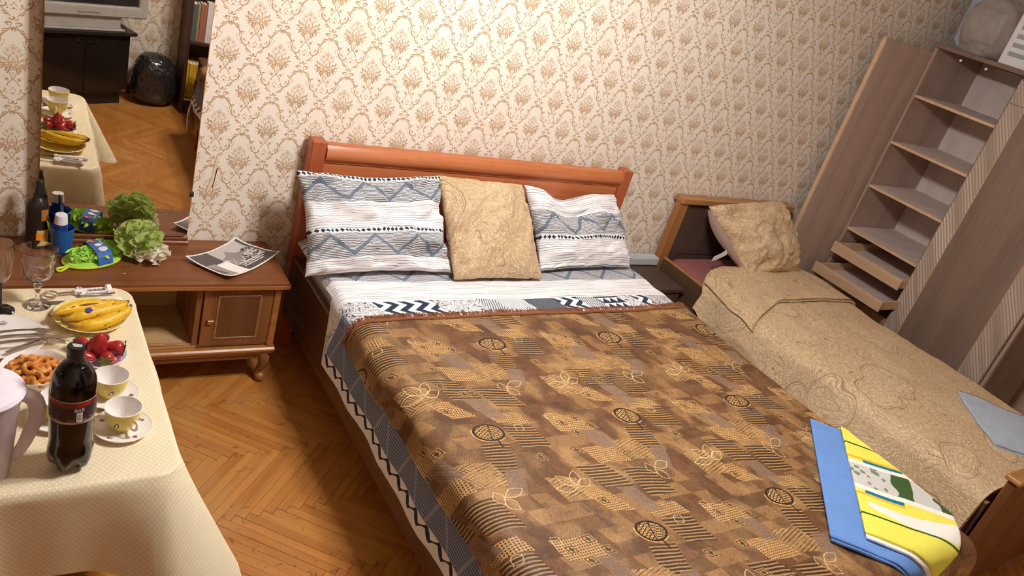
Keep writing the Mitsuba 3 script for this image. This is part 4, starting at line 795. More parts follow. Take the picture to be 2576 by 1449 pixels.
for (x, y, R) in ((-.050, .012, .034), (-.030, -.022, .030), (.004, -.034, .026), (.062, .012, .030), (.050, .034, .026), (.074, -.012, .022), (-.066, -.010, .026), (.020, .040, .024), (-.008, .012, .03)):
    g, uv = ruffle((x, y, .008), R, 2.2, .036 + .008 * rng.random(), 1, k=9); put('ruffle', mrot(g), 'lime_cloth', mt, smooth=True)
a = np.linspace(-1, 1, 20); P = np.stack([np.stack([.018 + .026 * s + .012 * a, .0625 * a, .012 + .040 * np.sqrt(np.clip(1 - a ** 4, 0, 1))], -1) for s in (-1, 1)], 1)
m, uv = shell(P, np.zeros(P.shape[:2] + (2,)), .0008); bd = put('paper_band', mrot(m), 'band_blue', mt, smooth=True, label='blue paper band with a white oval, a red badge and a pale line')
def on_band(poly, mt_, h=.0012, x=0, y=0):
    m = extr(poly, h); v = m.vertices.copy(); a_ = np.clip(v[:, 1] / .0625, -1, 1); v[:, 2] += .0125 + .040 * np.sqrt(np.clip(1 - a_ ** 4, 0, 1)); v[:, 0] += .012 * a_; m.vertices = v; put('badge', mrot(m), mt_, bd)
E_ = lambda x, y, a, b: affinity.translate(affinity.scale(Point(0, 0).buffer(1, quad_segs=8), a, b), x, y)
on_band(E_(.018, .002, .012, .009), 'white_plastic'); on_band(E_(.010, .032, .011, .0075), 'logo_red'); on_band(E_(.022, -.026, .016, .012), 'tube_white'); on_band(sbox(.032, -.002, .036, .030), 'lime_pipe')
on_band(sbox(.004, .030, .016, .0335), 'white_plastic', .0018)

def pouf(name, c, dims, mat_, label, seed, n):
    t = thing(name, label, 'bath pouf'); rg = np.random.default_rng(seed)
    for i in range(n):
        z = 1 - 1.5 * (i + .5) / n; ph = i * 2.39996; d = np.array([math.sqrt(max(0, 1 - z * z)) * math.cos(ph), math.sqrt(max(0, 1 - z * z)) * math.sin(ph), z])
        # a petal: a cupped frill of netting
        uu, vv = np.meshgrid(np.linspace(-1, 1, 11), np.linspace(0, 1, 8), indexing='ij'); R = 1.0 * rg.uniform(.85, 1.1)
        w = .55 * np.sin(vv * np.pi * .62) ** .7; x = uu * w; y = .18 * np.sin(uu * 5 + rg.random() * 6) * vv ** 2 + .22 * (uu ** 2) * vv; zz = R * (.25 + .80 * np.sin(vv * 1.45)) - .10 * uu ** 2 * vv
        B = np.linalg.qr(np.column_stack([d, rg.normal(size=3), rg.normal(size=3)]))[0]; B[:, 0] = d
        P = (d * zz[..., None] + B[:, 1] * x[..., None] + B[:, 2] * y[..., None]) * np.array(dims) / 2 + np.array(c)
        P[..., 2] = np.maximum(P[..., 2], DZ + .0015)
        put('frill', gridmesh(P), mat_, t, smooth=True, uv=np.stack([uu * .06, vv * .09], -1).reshape(-1, 2))
    m = icosphere(subdivisions=3); m.vertices = m.vertices * (1 + .10 * vnoise(m.vertices, 4, seed)[:, None] * 2) * np.array(dims) * .36 + np.array(c); m.vertices[:, 2] = np.maximum(m.vertices[:, 2], DZ + .001)
    put('core', m, mat_, t, smooth=True, uv=m.vertices[:, :2])
pouf('white_bath_pouf', (-.296, -.175, DZ + .034), (.125, .105, .066), 'net_white', 'cream white mesh bath pouf under the green one', 5, 18)
pouf('green_bath_pouf', (-.338, -.150, DZ + .080), (.150, .125, .128), 'net_green', 'olive green mesh bath pouf in front of the mirror', 8, 34)

# the printed leaflet, its edges curling
C4 = [np.array(c) for c in ((-.064, -.321, DZ), (.166, -.130, DZ), (.0255, -.0005 - .02, DZ), (-.186, -.176, DZ))]      # bottom, right, top, left corners
u, v = np.meshgrid(np.linspace(0, 1, 24), np.linspace(0, 1, 28), indexing='ij')
# u runs from the bottom corner to the right corner... the page's upright direction runs from lower right to upper left
P = ((1 - u) * (1 - v))[..., None] * C4[3] + ((1 - u) * v)[..., None] * C4[2] + (u * v)[..., None] * C4[1] + (u * (1 - v))[..., None] * C4[0]
lift = .011 * ((2 * u - 1) ** 2) ** 1.4 * (.35 + .65 * np.abs(2 * v - 1)) + .012 * np.abs(2 * v - 1) ** 3
PL = P.copy(); PL[..., 2] = DZ + .0025 + lift
lf = thing('leaflet', 'black and white printed leaflet with curling edges on the dressing table', 'leaflet')
# page axes for the print: across = from the upper left edge to the lower right edge, up = towards the wall
m, uv = shell(PL, np.stack([u, v], -1), .0012); put('cover', m, 'leaflet', lf, smooth=True, uv=uv)
m, uv = shell(PL - [0, 0, .0016], np.stack([u, v], -1), .0010); put('inner_sheet', m, 'paper_white', lf, smooth=True, uv=uv)
def on_page(text, uu, vv, h, dirn=1):
    m = meshkit.text_mesh(text, h, .0006, bold=True); w = m.vertices
    Lu, Lv = .285, .205
    # text reads along +v (towards upper right) and its lines step along +u
    V = vv + w[:, 0] / Lv; U = uu - w[:, 1] / Lu
    def at(U, V): 
        Q = ((1 - U) * (1 - V))[..., None] * C4[3] + ((1 - U) * V)[..., None] * C4[2] + (U * V)[..., None] * C4[1] + (U * (1 - V))[..., None] * C4[0]
        Q[..., 2] = DZ + .0028 + .011 * ((2 * U - 1) ** 2) ** 1.4 * (.35 + .65 * np.abs(2 * V - 1)) + .012 * np.abs(2 * V - 1) ** 3; return Q
    q = at(U, V); q[:, 2] += w[:, 2]; m.vertices = q; put('lettering', m, 'paper_white', lf)
on_page('Путеводитель', .715, .455, .0105); on_page('по Нижнему', .775, .455, .0105); on_page('Новгороду', .835, .455, .0105)
put('paper_scrap', mv(rbox(.011, .0028, .0022, .001), (-.395, -.262, DZ + .0012), rz=25), 'cream_label', label='tiny pale scrap lying on the dressing table front', cat='scrap')

# ================================================================== the low table under its cloth
tz = .530
tt = thing('low_table', 'low wooden table hidden under a cream tablecloth', 'table')
put('top', extr(rrect(-1.34, -1.335, -.425, -.495, .05), .022).apply_translation([0, 0, tz - .0255]), 'table_wood', tt)
for x, y in ((-.49, -1.26), (-1.28, -1.26), (-.49, -.57), (-1.28, -.57)):
    s = 1 if x > -.9 else -1; path = spline([(x, y, .506), (x + .012 * s, y - .008, .38), (x + .004 * s, y, .2), (x - .006 * s, y + .004, .08), (x + .010 * s, y - .006, .0)], 16)
    put('leg', tube(path, np.interp(np.linspace(0, 1, 16), [0, .2, .8, 1], [.026, .024, .015, .018]), 10), 'table_wood', tt, smooth=True)
put('apron', cbox(-1.29, -.475, -1.275, -.555, .44, .5045, .003), 'table_wood', tt)
# the cloth: rings round the table's outline, then folds hanging down
n = 400; ring = rrect(-1.345, -1.340, -.418, -.488, .055).exterior; tl = np.linspace(0, 1, n, endpoint=False) * ring.length
B = np.array([ring.interpolate(t).coords[0] for t in tl]); cen = np.array([-.88, -.914])
tn = np.roll(B, -1, 0) - np.roll(B, 1, 0); nn_ = np.stack([tn[:, 1], -tn[:, 0]], -1); nn_ /= np.linalg.norm(nn_, axis=1, keepdims=True); nn_ *= np.sign(((B - cen) * nn_).sum(1))[:, None]
corner = np.zeros(n)
for c in ((-.418, -1.34), (-1.345, -1.34), (-.418, -.488), (-1.345, -.488)): corner = np.maximum(corner, np.exp(-((np.linalg.norm(B - np.array(c), axis=1)) / .085) ** 2))
rows, uvs = [], []
for k in (0, .15, .3, .45, .6, .72, .82, .90, .95, .985):
    p = cen + (B - cen) * k; rows.append(np.column_stack([p, np.full(n, tz) + .0015 * vnoise(np.column_stack([p, 0 * tl]), 7, 2)])); uvs.append(p)
near = np.exp(-((np.linalg.norm(B - np.array((-.418, -1.34)), axis=1)) / .085) ** 2); drop = .245 + .04 * corner + .12 * near
fold = np.sin(tl * 17 + 1.2 * np.sin(tl * 5)) * .6 + .4 * np.sin(tl * 29 + 2.0)
for d in np.r_[0, .006, .015, .03, .05, np.linspace(.08, 1, 16)]:
    if d < .055 and d > 0 or d == 0:
        th = min(1, d / .05) * np.pi / 2; out = .013 * math.sin(th); dz = .013 * (1 - math.cos(th)); L = d; flat = B + nn_ * (.02 * d / .05)
        rows.append(np.column_stack([B + nn_ * (out - .006), np.full(n, tz) - dz])); uvs.append(flat)
    else:
        q = (d - .05) * drop; amp = np.clip(q / .22, 0, 1) ** .8
        out = .010 + q * (.07 + .06 * corner + .42 * near) + amp * (.034 * fold) * (1 - .8 * corner)
        rows.append(np.column_stack([B + nn_ * out[:, None], tz - .013 - q * (0.985 - .12 * near)])); uvs.append(B + nn_ * (.02 + q)[:, None])
P = np.array(rows); UVc = np.array(uvs)
put('tablecloth', gridmesh(P, True), 'tablecloth', smooth=True, uv=UVc.reshape(-1, 2), label='cream woven tablecloth with a diamond weave hanging over the low table', cat='tablecloth')

# ---- things on the table
tz = .5315
def wine_glass(name, x, y, prof, mat_, foot, footmat, label):
    t = thing(name, label, 'glass'); put('bowl', mv(lathe(prof, 40), (x, y, tz)), mat_, t, smooth=40); put('foot', mv(lathe(foot, 32), (x, y, tz)), footmat, t, smooth=40); return t
gb = wine_glass('crystal_goblet', -.667, -.585, [(0, .078), (.016, .080), (.029, .088), (.0355, .104), (.0385, .126), (.0405, .150), (.0435, .166), (.0478, .1795), (.0468, .1800), (.0422, .166), (.0390, .150), (.0370, .128), (.034, .106), (.0275, .091), (.015, .0835), (0, .083)], 'glass', [(0, 0), (.033, 0), (.0345, .0015), (.030, .004), (.012, .009), (.006, .014), (.0055, .030), (.0075, .050), (.0085, .056), (.0075, .0585), (.0115, .064), (.0115, .069), (.0075, .074), (.012, .0778), (0, .0779)], 'glass', 'cut crystal goblet with a clear stem on the tablecloth')
rng = random.Random(4)
for k in range(8):   # cut fans and lozenges on the bowl
    for j, (zc, L, sp_) in enumerate(((.138, .016, 5), (.112, .012, 3))):
        for q in range(sp_):
            an = k / 8 * 2 * np.pi + j * np.pi / 8; tl_ = (q - (sp_ - 1) / 2) * .42; pts = []
            for e in (0, .5, 1):
                h = zc + (e * L) * math.cos(tl_); aa = an + (e * L) * math.sin(tl_) / .038; r = np.interp(h, [.088, .104, .126, .150, .166], [.029, .0355, .0385, .0405, .0435]) + .0002
                pts.append((-.667 + r * math.cos(aa), -.585 + r * math.sin(aa), tz + h))
            put('cut', tube(pts, [.0006, .0012, .0005], 5), 'glass', gb) if False else None
cuts = []
for k in range(9):
    for j, (zc, L, sp_) in enumerate(((.136, .017, 5), (.108, .015, 3), (.092, .010, 2))):
        for q in range(sp_):
            an = k / 9 * 2 * np.pi + j * np.pi / 9; tl_ = (q - (sp_ - 1) / 2) * .45; pts = []
            for e in (0, .5, 1):
                h = zc + (e * L) * math.cos(tl_); aa = an + (e * L) * math.sin(tl_) / .038; r = np.interp(h, [.088, .104, .126, .150, .166], [.029, .0355, .0385, .0405, .0435]) + .0003
                pts.append((-.667 + r * math.cos(aa), -.585 + r * math.sin(aa), tz + h))
            cuts.append(tube(pts, [.0007, .0014, .0005], 5))
put('cut_pattern', cat(*cuts), 'pitcher', gb, label='frosted cut fans and stars')
wine_glass('black_stem_glass', -.757, -.612, [(0, .088), (.012, .092), (.022, .105), (.029, .125), (.0325, .150), (.0335, .175), (.0325, .2095), (.0315, .2100), (.0322, .175), (.0312, .150), (.0278, .126), (.021, .107), (.011, .0945), (0, .091)], 'glass', [(0, 0), (.034, 0), (.0355, .002), (.030, .005), (.010, .010), (.0052, .018), (.0046, .050), (.0055, .075), (.009, .0879), (0, .0879)], 'black_glass', 'wine glass with a black stem and black foot at the left edge')

ck = thing('corkscrew', 'white and steel winged corkscrew lying above the banana plate', 'corkscrew')
def ckp(m): return mv(m, (-.558, -.531, tz + .009), rz=9)
put('body', ckp(cat(extr(Polygon([(-.012, -.006), (-.004, -.008), (-.002, -.021), (.008, -.022), (.012, -.016), (.012, -.010), (.020, -.010), (.020, .010), (.012, .010), (.012, .016), (.008, .022), (-.002, .021), (-.004, .008), (-.012, .006)]), .010).apply_translation([0, 0, -.005]), cbox(.020, .074, .008, .012, -.004, .004, .001), cbox(.020, .074, -.012, -.008, -.004, .004, .001), lathe([(.012, -.006), (.016, -.006), (.016, .006), (.012, .006), (.012, -.006)], 24).apply_transform(rot(0, 90)).apply_translation([.080, 0, 0]))), 'white_plastic', ck)
for s in (-1, 1):
    put('wing', ckp(tube(spline([(-.004, .018 * s, -.002), (.03, .0185 * s, -.003), (.075, .020 * s, -.003), (.092, .024 * s, .002)], 12), [.004] * 6 + [.0028] * 6, 7)), 'steel', ck, smooth=True); put('rivet', ckp(cyl(.0034, .005, .0062, 12)).apply_translation([.003 * 1, .0145 * s, 0]), 'steel', ck)
put('rack', ckp(cat(*[mv(lathe([(.0028, 0), (.0046, .0018), (.0028, .0036)], 12), (-.012 - i * .0042, 0, 0), ry=-90) for i in range(10)], mv(cyl(.003, 0, .046, 10), (-.012, 0, 0), ry=-90))), 'chrome', ck)
a = np.arange(28) * 2 * np.pi / 28; put('ring_handle', ckp(tube(np.stack([-.074 + .0175 * np.cos(a), .0165 * np.sin(a), 0 * a], -1), .0028, 8, True)), 'chrome', ck, smooth=True)
t_ = np.linspace(0, 1, 60); put('screw', ckp(tube(np.stack([.018 + .052 * t_, .0034 * np.cos(t_ * 28), .0034 * np.sin(t_ * 28)], -1), .0013, 6)), 'steel', ck, smooth=True)

kn = thing('table_knife', 'table knife with a white handle tucked under the banana plate', 'knife')
put('blade', extr(Polygon([(-.660, -.577), (-.655, -.571), (-.56, -.568), (-.56, -.585), (-.650, -.586), (-.658, -.583)]), .0014).apply_translation([0, 0, tz + .001]), 'steel', kn)
put('handle', mv(rbox(.115, .017, .010, .0045), (-.506, -.5735, tz + .0056), rz=3), 'white_plastic', kn); put('collar', mv(rbox(.012, .018, .011, .002), (-.560, -.5765, tz + .006)), 'white_plastic', kn)

def plate(name, x, y, r, h, mat_, label, rim='porcelain', deep=.35, under=None):
    t = thing(name, label, 'plate'); k = r
    put('dish', mv(lathe([(0, .0012), (.52 * k, .0012), (.56 * k, 0), (.60 * k, .003), (.80 * k, h * .45), (k * .995, h - .001), (k, h), (k * .99, h + .0012), (.80 * k, h * .5 + .002), (.58 * k, .0055), (0, .0042)], 48), (x, y, tz)), mat_, t, smooth=40)
    put('rim', mv(lathe([(k * .975, h - .0002), (k * .9995, h + .0002), (k * 1.003, h + .0008), (k * .988, h + .0018), (k * .975, h + .0008)], 48), (x, y, tz)), rim, t, smooth=40); return t
def blossom(t, x, y, z, s, mats, rx=0, ry=0, rz=0, seed=0):
    """A little printed flower: petals in two colours laid on the glaze."""
    rg = random.Random(seed)
    for i, m_ in enumerate(mats):
        ps = [affinity.translate(affinity.scale(Point(0, 0).buffer(1, quad_segs=3), s * rg.uniform(.25, .45), s * rg.uniform(.2, .4)), s * rg.uniform(-.7, .7), s * rg.uniform(-.6, .6)) for _ in range(4)]
        from shapely import union_all
        put('printed_flower', mv(extr(union_all(ps), .0003 + .0001 * i), (x, y, z), rx, ry, rz), m_, t)
BPX, BPY = -.543, -.675
bp = plate('banana_plate', BPX, BPY, .094, .019, 'yellow_glaze', 'yellow glazed plate with white leaf shapes holding the bananas')
def leafmark(t, an, r0, z, s, h=.0005):
    P_ = Polygon([(0, -s), (s * .38, -s * .2), (s * .30, s * .5), (0, s), (-s * .30, s * .5), (-s * .38, -s * .2)]); Q_ = P_.buffer(s * .13)
    for poly, mm, hh in ((Q_.difference(P_), 'dark_line', h + .0003), (P_, 'porcelain', h)):
        put('leaf_mark', mv(extr(poly, hh), (BPX + r0 * math.cos(an), BPY + r0 * math.sin(an), z), rx=0, ry=0, rz=math.degrees(an) - 90), mm, t)
for an in (55, 112, 170, 260, 300, 340, 20): leafmark(bp, math.radians(an), .074, tz + .0125, .011)
def banana(pts, rad, label, seed, ends=(1, 1)):
    t = thing('banana', label, 'banana', 'bananas on the yellow plate'); p = spline(pts, 26); n_ = 10
    tt_ = np.linspace(0, 1, 26); r = rad * np.interp(tt_, [0, .06, .16, .5, .84, .95, 1], [.34, .42, .82, 1.0, .84, .45, .22])
    m = tube(p, r, n_); v = m.vertices; ii = np.minimum(np.arange(len(v)) // n_, 25); k = np.arange(len(v)) % n_
    v = p[ii] + (v - p[ii]) * (1 + .06 * np.cos(k / n_ * 2 * np.pi * 5))[:, None]; m.vertices = v
    uv = np.stack([tt_[ii], k / n_], -1); uv[-2] = [0, 0]; uv[-1] = [1, 0]; put('skin', m, 'banana', t, smooth=True, uv=uv)
    put('tip', mv(icosphere(subdivisions=1, radius=rad * .26), p[-1]), 'banana_tip', t, smooth=True); put('stalk', tube([p[0] - (p[2] - p[0]) / np.linalg.norm(p[2] - p[0]) * .008, p[0], p[1]], [rad * .36, rad * .36, rad * .4], 8), 'banana_stub', t, smooth=True); return t, p
pz_ = tz + .012
banana([(-.640, -.712, pz_ + .034), (-.615, -.698, pz_ + .036), (-.560, -.668, pz_ + .030), (-.505, -.652, pz_ + .026), (-.455, -.655, pz_ + .034)], .0175, 'rear banana with a bruised brown streak and its stalk over the plate rim', 1)
b2, p2_ = banana([(-.610, -.722, pz_ + .022), (-.575, -.712, pz_ + .026), (-.530, -.697, pz_ + .030), (-.485, -.680, pz_ + .030), (-.447, -.655, pz_ + .036)], .019, 'middle banana with a small round sticker', 2)
banana([(-.595, -.738, pz_ + .014), (-.560, -.742, pz_ + .014), (-.520, -.732, pz_ + .016), (-.478, -.710, pz_ + .022), (-.442, -.675, pz_ + .034)], .0185, 'front banana lying lowest along the near rim of the plate', 3)
put('bruise', tube(spline([(-.600, -.699, pz_ + .0455), (-.565, -.682, pz_ + .0425), (-.525, -.668, pz_ + .040)], 8), [.0012, .003, .0012, .003, .004, .003, .002, .001], 6), 'banana_bruise', 'banana', smooth=True)
put('sticker', mv(lathe([(0, .0004), (.0085, 0), (.0085, -.001)], 16), (-.553, -.713, pz_ + .0465), rx=22, ry=-4), 'sticker_blue', b2); put('sticker', mv(extr(sbox(-.006, -.006, .006, .006), .0006), (-.541, -.706, pz_ + .0465), rx=22, rz=35), 'sticker_tan', b2)

dp = plate('dinner_plate', -.757, -.765, .103, .018, 'porcelain', 'white plate with orange flowers under the forks at the left edge')
blossom(dp, -.752, -.690, tz + .0125, .011, ('orange_print', 'green_print', 'blue_wash'), rx=-8, seed=1); blossom(dp, -.680, -.815, tz + .0125, .008, ('rose',), seed=2)
def fork(p0, p1, z, label, tilt):
    t = thing('fork', label, 'fork', 'steel forks across the dinner plate'); L = math.hypot(p1[0] - p0[0], p1[1] - p0[1]); an = math.degrees(math.atan2(p1[1] - p0[1], p1[0] - p0[0]))
    o = Polygon([(0, -.006), (.03, -.0065), (.075, -.0035), (.105, -.003), (.115, -.005), (.122, -.009), (.132, -.0105), (.132, .0105), (.122, .009), (.115, .005), (.105, .003), (.075, .0035), (.03, .0065), (0, .006)])
    def shp(m):
        m = m.subdivide(); v = m.vertices.copy(); v[:, 2] += .010 * np.sin(np.clip(v[:, 0] / .18, 0, 1) * np.pi) ** 1.0 - .006 * np.clip((v[:, 0] - .10) / .08, 0, 1) ** 2; m.vertices = v; return mv(m, (p0[0], p0[1], z), rz=an, ry=tilt)
    put('handle', shp(extr(o, .0018)), 'steel', t)
    for q in (-.0088, -.0030, .0030, .0088): put('tine', shp(extr(Polygon([(.1315, q - .0016), (.175, q * .9 - .0007), (.175, q * .9 + .0007), (.1315, q + .0016)]), .0016)), 'steel', t)
fork((-.800, -.771, 0), (-.630, -.758, 0), tz + .026, 'steel fork lying furthest back on the dinner plate', 2); fork((-.800, -.794, 0), (-.630, -.782, 0), tz + .026, 'steel fork in the middle of the three on the dinner plate', 2); fork((-.790, -.820, 0), (-.615, -.804, 0), tz + .027, 'steel fork nearest the cracker bowl', 2); fork((-.750, -.848, 0), (-.645, -.795, 0), tz + .020, 'steel fork pointing slantwise under the nearest fork', 1)

# bowl of crackers
OX, OY = -.694, -.957
bw = thing('cracker_bowl', 'white porcelain bowl heaped with ring crackers', 'bowl')
put('bowl', mv(lathe([(0, .002), (.034, .002), (.036, 0), (.040, .003), (.058, .018), (.074, .046), (.0765, .050), (.0755, .0508), (.072, .047), (.055, .020), (.036, .006), (0, .005)], 48), (OX, OY, tz)), 'porcelain', bw, smooth=40)
g, uv = wrap(OX, OY, tz + .030, .0665, 18, 40, .016); g.apply_translation([-.003, 0, .003]); 
for i in range(7):
    an = math.radians(-10 + i * 30); c = np.array([OX + .0640 * math.cos(.30), OY + .0640 * math.sin(.30), tz + .036]); tdir = np.array([-math.sin(.3), math.cos(.3), 0]); up = np.array([.45 * math.cos(.3), .45 * math.sin(.3), .9])
    put('printed_flower', tube([c + (tdir * math.cos(an) + up * math.sin(an)) * .002, c + (tdir * math.cos(an) + up * math.sin(an)) * .009], [.0006, .0013], 5), 'violet', bw)
a = np.arange(22) * 2 * np.pi / 22
ringm = tube(np.stack([.0165 * np.cos(a), .0125 * np.sin(a), .0012 * np.sin(2 * a)], -1), .0060, 8, True)
rk = key('ring_cracker'); scene[rk] = mikit.ply(ringm, 'mat_cracker', smooth=True, to_world=T().translate([OX, OY, tz + .012]))
CR = dict(label='small golden ring cracker heaped in the white bowl', cat='cracker', group='ring crackers in the bowl'); note(rk, **CR)
rng = random.Random(21); spots = []
for lay, (zc, rr, cnt) in enumerate(((.016, .030, 6), (.026, .042, 10), (.036, .048, 13), (.047, .040, 10), (.056, .022, 5))):
    for i in range(cnt):
        an = i / cnt * 2 * math.pi + lay * .7; r = rr * (1 if i % 3 else .55) * rng.uniform(.9, 1.05)
        again('ring_cracker', rk, T().translate([OX + r * math.cos(an), OY + r * math.sin(an), tz + zc + rng.uniform(-.002, .003)]).rotate([0, 0, 1], rng.uniform(0, 360)).rotate([1, 0, 0], rng.uniform(-38, 38)).rotate([0, 1, 0], rng.uniform(-30, 30)), label=CR['label'], cat=CR['cat'], group=CR['group'])

# saucer of strawberries
SX, SY = -.541, -.862
ss = plate('strawberry_saucer', SX, SY, .066, .014, 'blue_wash', 'pale blue saucer with pink flowers under the strawberries')
for an, r_, sd in ((-12, .053, 1), (-35, .050, 2), (-58, .054, 3), (20, .052, 4)): blossom(ss, SX + r_ * math.cos(math.radians(an)), SY + r_ * math.sin(math.radians(an)), tz + .0105, .011, ('pink_print', 'rose'), seed=sd)
def strawberry(c, L, d, label, leaf=True, seed=0):
    """d: the direction in which the tip points."""
    t = thing('strawberry', label, 'strawberry', 'strawberries on the saucer'); R = L * .37
    prof = [(0, 0), (R * .55, L * .02), (R * .95, L * .16), (R, L * .32), (R * .86, L * .55), (R * .55, L * .80), (R * .22, L * .96), (0, L)]
    p = spline(np.array(prof)[:, [0, 1]], 16); p[0, 0] = p[-1, 0] = 0; m = lathe(np.abs(p), 18); m.vertices += (m.vertices * [1, 1, 0]) * (.12 * vnoise(m.vertices, 60, seed))[:, None]
    d = np.array(d, float); d /= np.linalg.norm(d); Rm = trimesh.geometry.align_vectors([0, 0, 1], d); m.apply_translation([0, 0, -L * .45]); 
    def pl(q): q = q.copy(); q.apply_transform(Rm); q.apply_translation(c); return q
    put('flesh', pl(m), 'strawberry', t, smooth=True)
    rg = random.Random(seed); sd = []
    for i in range(26):
        h = rg.uniform(.12, .9) * L; r = np.interp(h, p[:, 1], p[:, 0]); an = i * 2.4; sd.append(mv(icosphere(subdivisions=0, radius=.0006), (r * math.cos(an), r * math.sin(an), h - L * .45)))
    put('seeds', pl(cat(*sd)), 'seed', t, kind='stuff')
    if leaf:
        for i in range(7):
            an = i / 7 * 2 * math.pi + seed; b = np.array([math.cos(an), math.sin(an), 0]); s_ = np.array([-math.sin(an), math.cos(an), 0])
            P_ = np.array([[b * .002 + s_ * w * .002 for w in (-1, 1)], [b * R * .6 + s_ * w * .0042 + [0, 0, -.001] for w in (-1, 1)], [b * R * 1.1 + s_ * w * .0008 + [0, 0, rg.uniform(-.006, .003)] for w in (-1, 1)]]) + [0, 0, -L * .45 - .0006]
            put('calyx_leaf', pl(shell(P_, np.zeros((3, 2, 2)), .0006)[0]), 'berry_leaf', t)
strawberry((-.545, -.858, tz + .040), .068, (.12, -.15, .95), 'largest strawberry standing point up in the middle of the saucer', True, 1)
strawberry((-.531, -.818, tz + .032), .048, (.3, -.35, .35), 'dark glossy strawberry at the back of the saucer', True, 2)
strawberry((-.505, -.857, tz + .029), .051, (-.9, .1, .1), 'dark red strawberry with green stalk pointing right', True, 3)
strawberry((-.577, -.832, tz + .027), .046, (.6, -.5, -.05), 'bright red strawberry at the back left with its leaves up', True, 4)
strawberry((-.575, -.888, tz + .024), .042, (.75, -.3, -.1), 'small bright strawberry by the dark bottle cap', False, 5)
strawberry((-.527, -.900, tz + .026), .049, (.25, .75, -.05), 'front strawberry showing its leafy cap to the camera', True, 6)

# cups and saucers
def cup(x, y, hang, label, slabel, marks):
    s_ = plate('saucer', x, y, .066, .013, 'porcelain', slabel, rim='porcelain'); labels[s_]['group'] = 'flowered white saucers'; labels[s_]['category'] = 'saucer'
    for i, an in enumerate((160, 250, 318, 40)): blossom(s_, x + .050 * math.cos(math.radians(an + hang * .3)), y + .050 * math.sin(math.radians(an + hang * .3)), tz + .0088, .0065, ('rose', 'rose_dark'), seed=i + 7)
    t = thing('tea_cup', label, 'cup', 'yellow and white tea cups'); z = tz + .0045
    pr_ = [(0, 0), (.0185, 0), (.0195, .002), (.0198, .005), (.0275, .014), (.0355, .029), (.0396, .046), (.0410, .0625)]
    put('outside', mv(lathe(pr_, 44), (x, y, z)), 'yellow_glaze', t, smooth=40); put('inside', mv(lathe([(.0413, .0622), (.0416, .0634), (.0402, .0640), (.0384, .046), (.0342, .029), (.026, .014), (0, .007)], 44), (x, y, z)), 'porcelain', t, smooth=40)
    h = math.radians(hang); hx, hy = math.cos(h), math.sin(h); pts = [(r, q) for r, q in ((.0420, .043), (.049, .046), (.053, .036), (.048, .023), (.034, .020))]
    put('handle', mv(tube(spline([(x + r * hx, y + r * hy, z + q) for r, q in pts], 18), .0036, 8), (0, 0, 0)), 'porcelain', t, smooth=True); put('handle_bead', mv(icosphere(subdivisions=2, radius=.0036), (x + .032 * hx - .004 * hy, y + .032 * hy + .004 * hx, z + .017)), 'porcelain', t, smooth=True)
    for mk in marks:   # white leaf with a dark outline, laid on the glaze
        for sc, mm, off in ((1.0, 'dark_line', .0002), (.62, 'porcelain', .0006)):
            vv = []
            for q in np.linspace(0, 2 * np.pi, 18, endpoint=False):
                du, dv = .0052 * math.sin(q) * sc * (1 - .35 * math.cos(q)), .0098 * math.cos(q) * sc; hh = .031 + dv; r = np.interp(hh, [p[1] for p in pr_], [p[0] for p in pr_]) + off; aa = math.radians(mk) + (du + dv * .25) / r
                vv.append((x + r * math.cos(aa), y + r * math.sin(aa), z + hh))
            hh = .031; r = np.interp(hh, [p[1] for p in pr_], [p[0] for p in pr_]) + off + .0002; vv.append((x + r * math.cos(math.radians(mk)), y + r * math.sin(math.radians(mk)), z + hh)); f = [(18, i, (i + 1) % 18) for i in range(18)]
            put('leaf_mark', TM(vv, f), mm, t)
cup(-.527, -1.166, -62, 'yellow tea cup nearest the camera with its white handle facing front', 'white flowered saucer under the nearest yellow cup', (-118, 60, 180))
cup(-.537, -1.036, 100, 'yellow tea cup between the nearest cup and the strawberries', 'white flowered saucer under the middle yellow cup', (-95, 30, 170))
cup(-.655, -1.105, 160, 'yellow tea cup half hidden behind the dark soda bottle', 'white flowered saucer behind the soda bottle', (-150, 20))

# the soda bottle
bo = thing('soda_bottle', 'large plastic bottle of dark cola with a black cap', 'bottle')
KX, KY = -.646, -1.268; n = 60; a = np.arange(n) * 2 * np.pi / n
pf = [(0.0, .020), (.004, .030), (.014, .0415), (.030, .0458), (.052, .0462), (.070, .0440), (.082, .0432), (.10, .0440), (.150, .0450), (.156, .0446), (.196, .0446), (.202, .0450), (.222, .0450), (.240, .0428), (.256, .0365), (.268, .0285), (.278, .0205), (.286, .0158), (.294, .0140), (.300, .0138)]
zz, rr = np.array(pf).T; zs = np.concatenate([np.linspace(0, .09, 26), np.linspace(.095, .300, 44)]); rs = np.interp(zs, zz, rr)
lob = (.5 + .5 * np.cos(5 * (a - .5))); P = []
for z, r in zip(zs, rs):
    w = np.clip(1 - z / .055, 0, 1); rad = r * (1 - .30 * w ** 1.3 * (1 - lob) ** 1.4); P.append(np.stack([KX + rad * np.cos(a), KY + rad * np.sin(a), tz + z + .022 * w ** 2 * (1 - lob) ** 1.5], -1))
P = np.array(P); cap0 = P[:1] * 0 + [KX, KY, tz + .020]; body = np.concatenate([cap0, P])
put('plastic', gridmesh(body, True), 'pet', bo, smooth=True)
fill = 1 + np.searchsorted(zs, .278); liq = body[:fill].copy(); liq[..., :2] = np.array([KX, KY]) + (liq[..., :2] - np.array([KX, KY])) * .975; liq[0, :, 2] += .001; topz = liq[-1:].copy(); topz[..., :2] = [KX, KY]; put('cola', gridmesh(np.concatenate([liq, topz]), True), 'cola', bo, smooth=True)
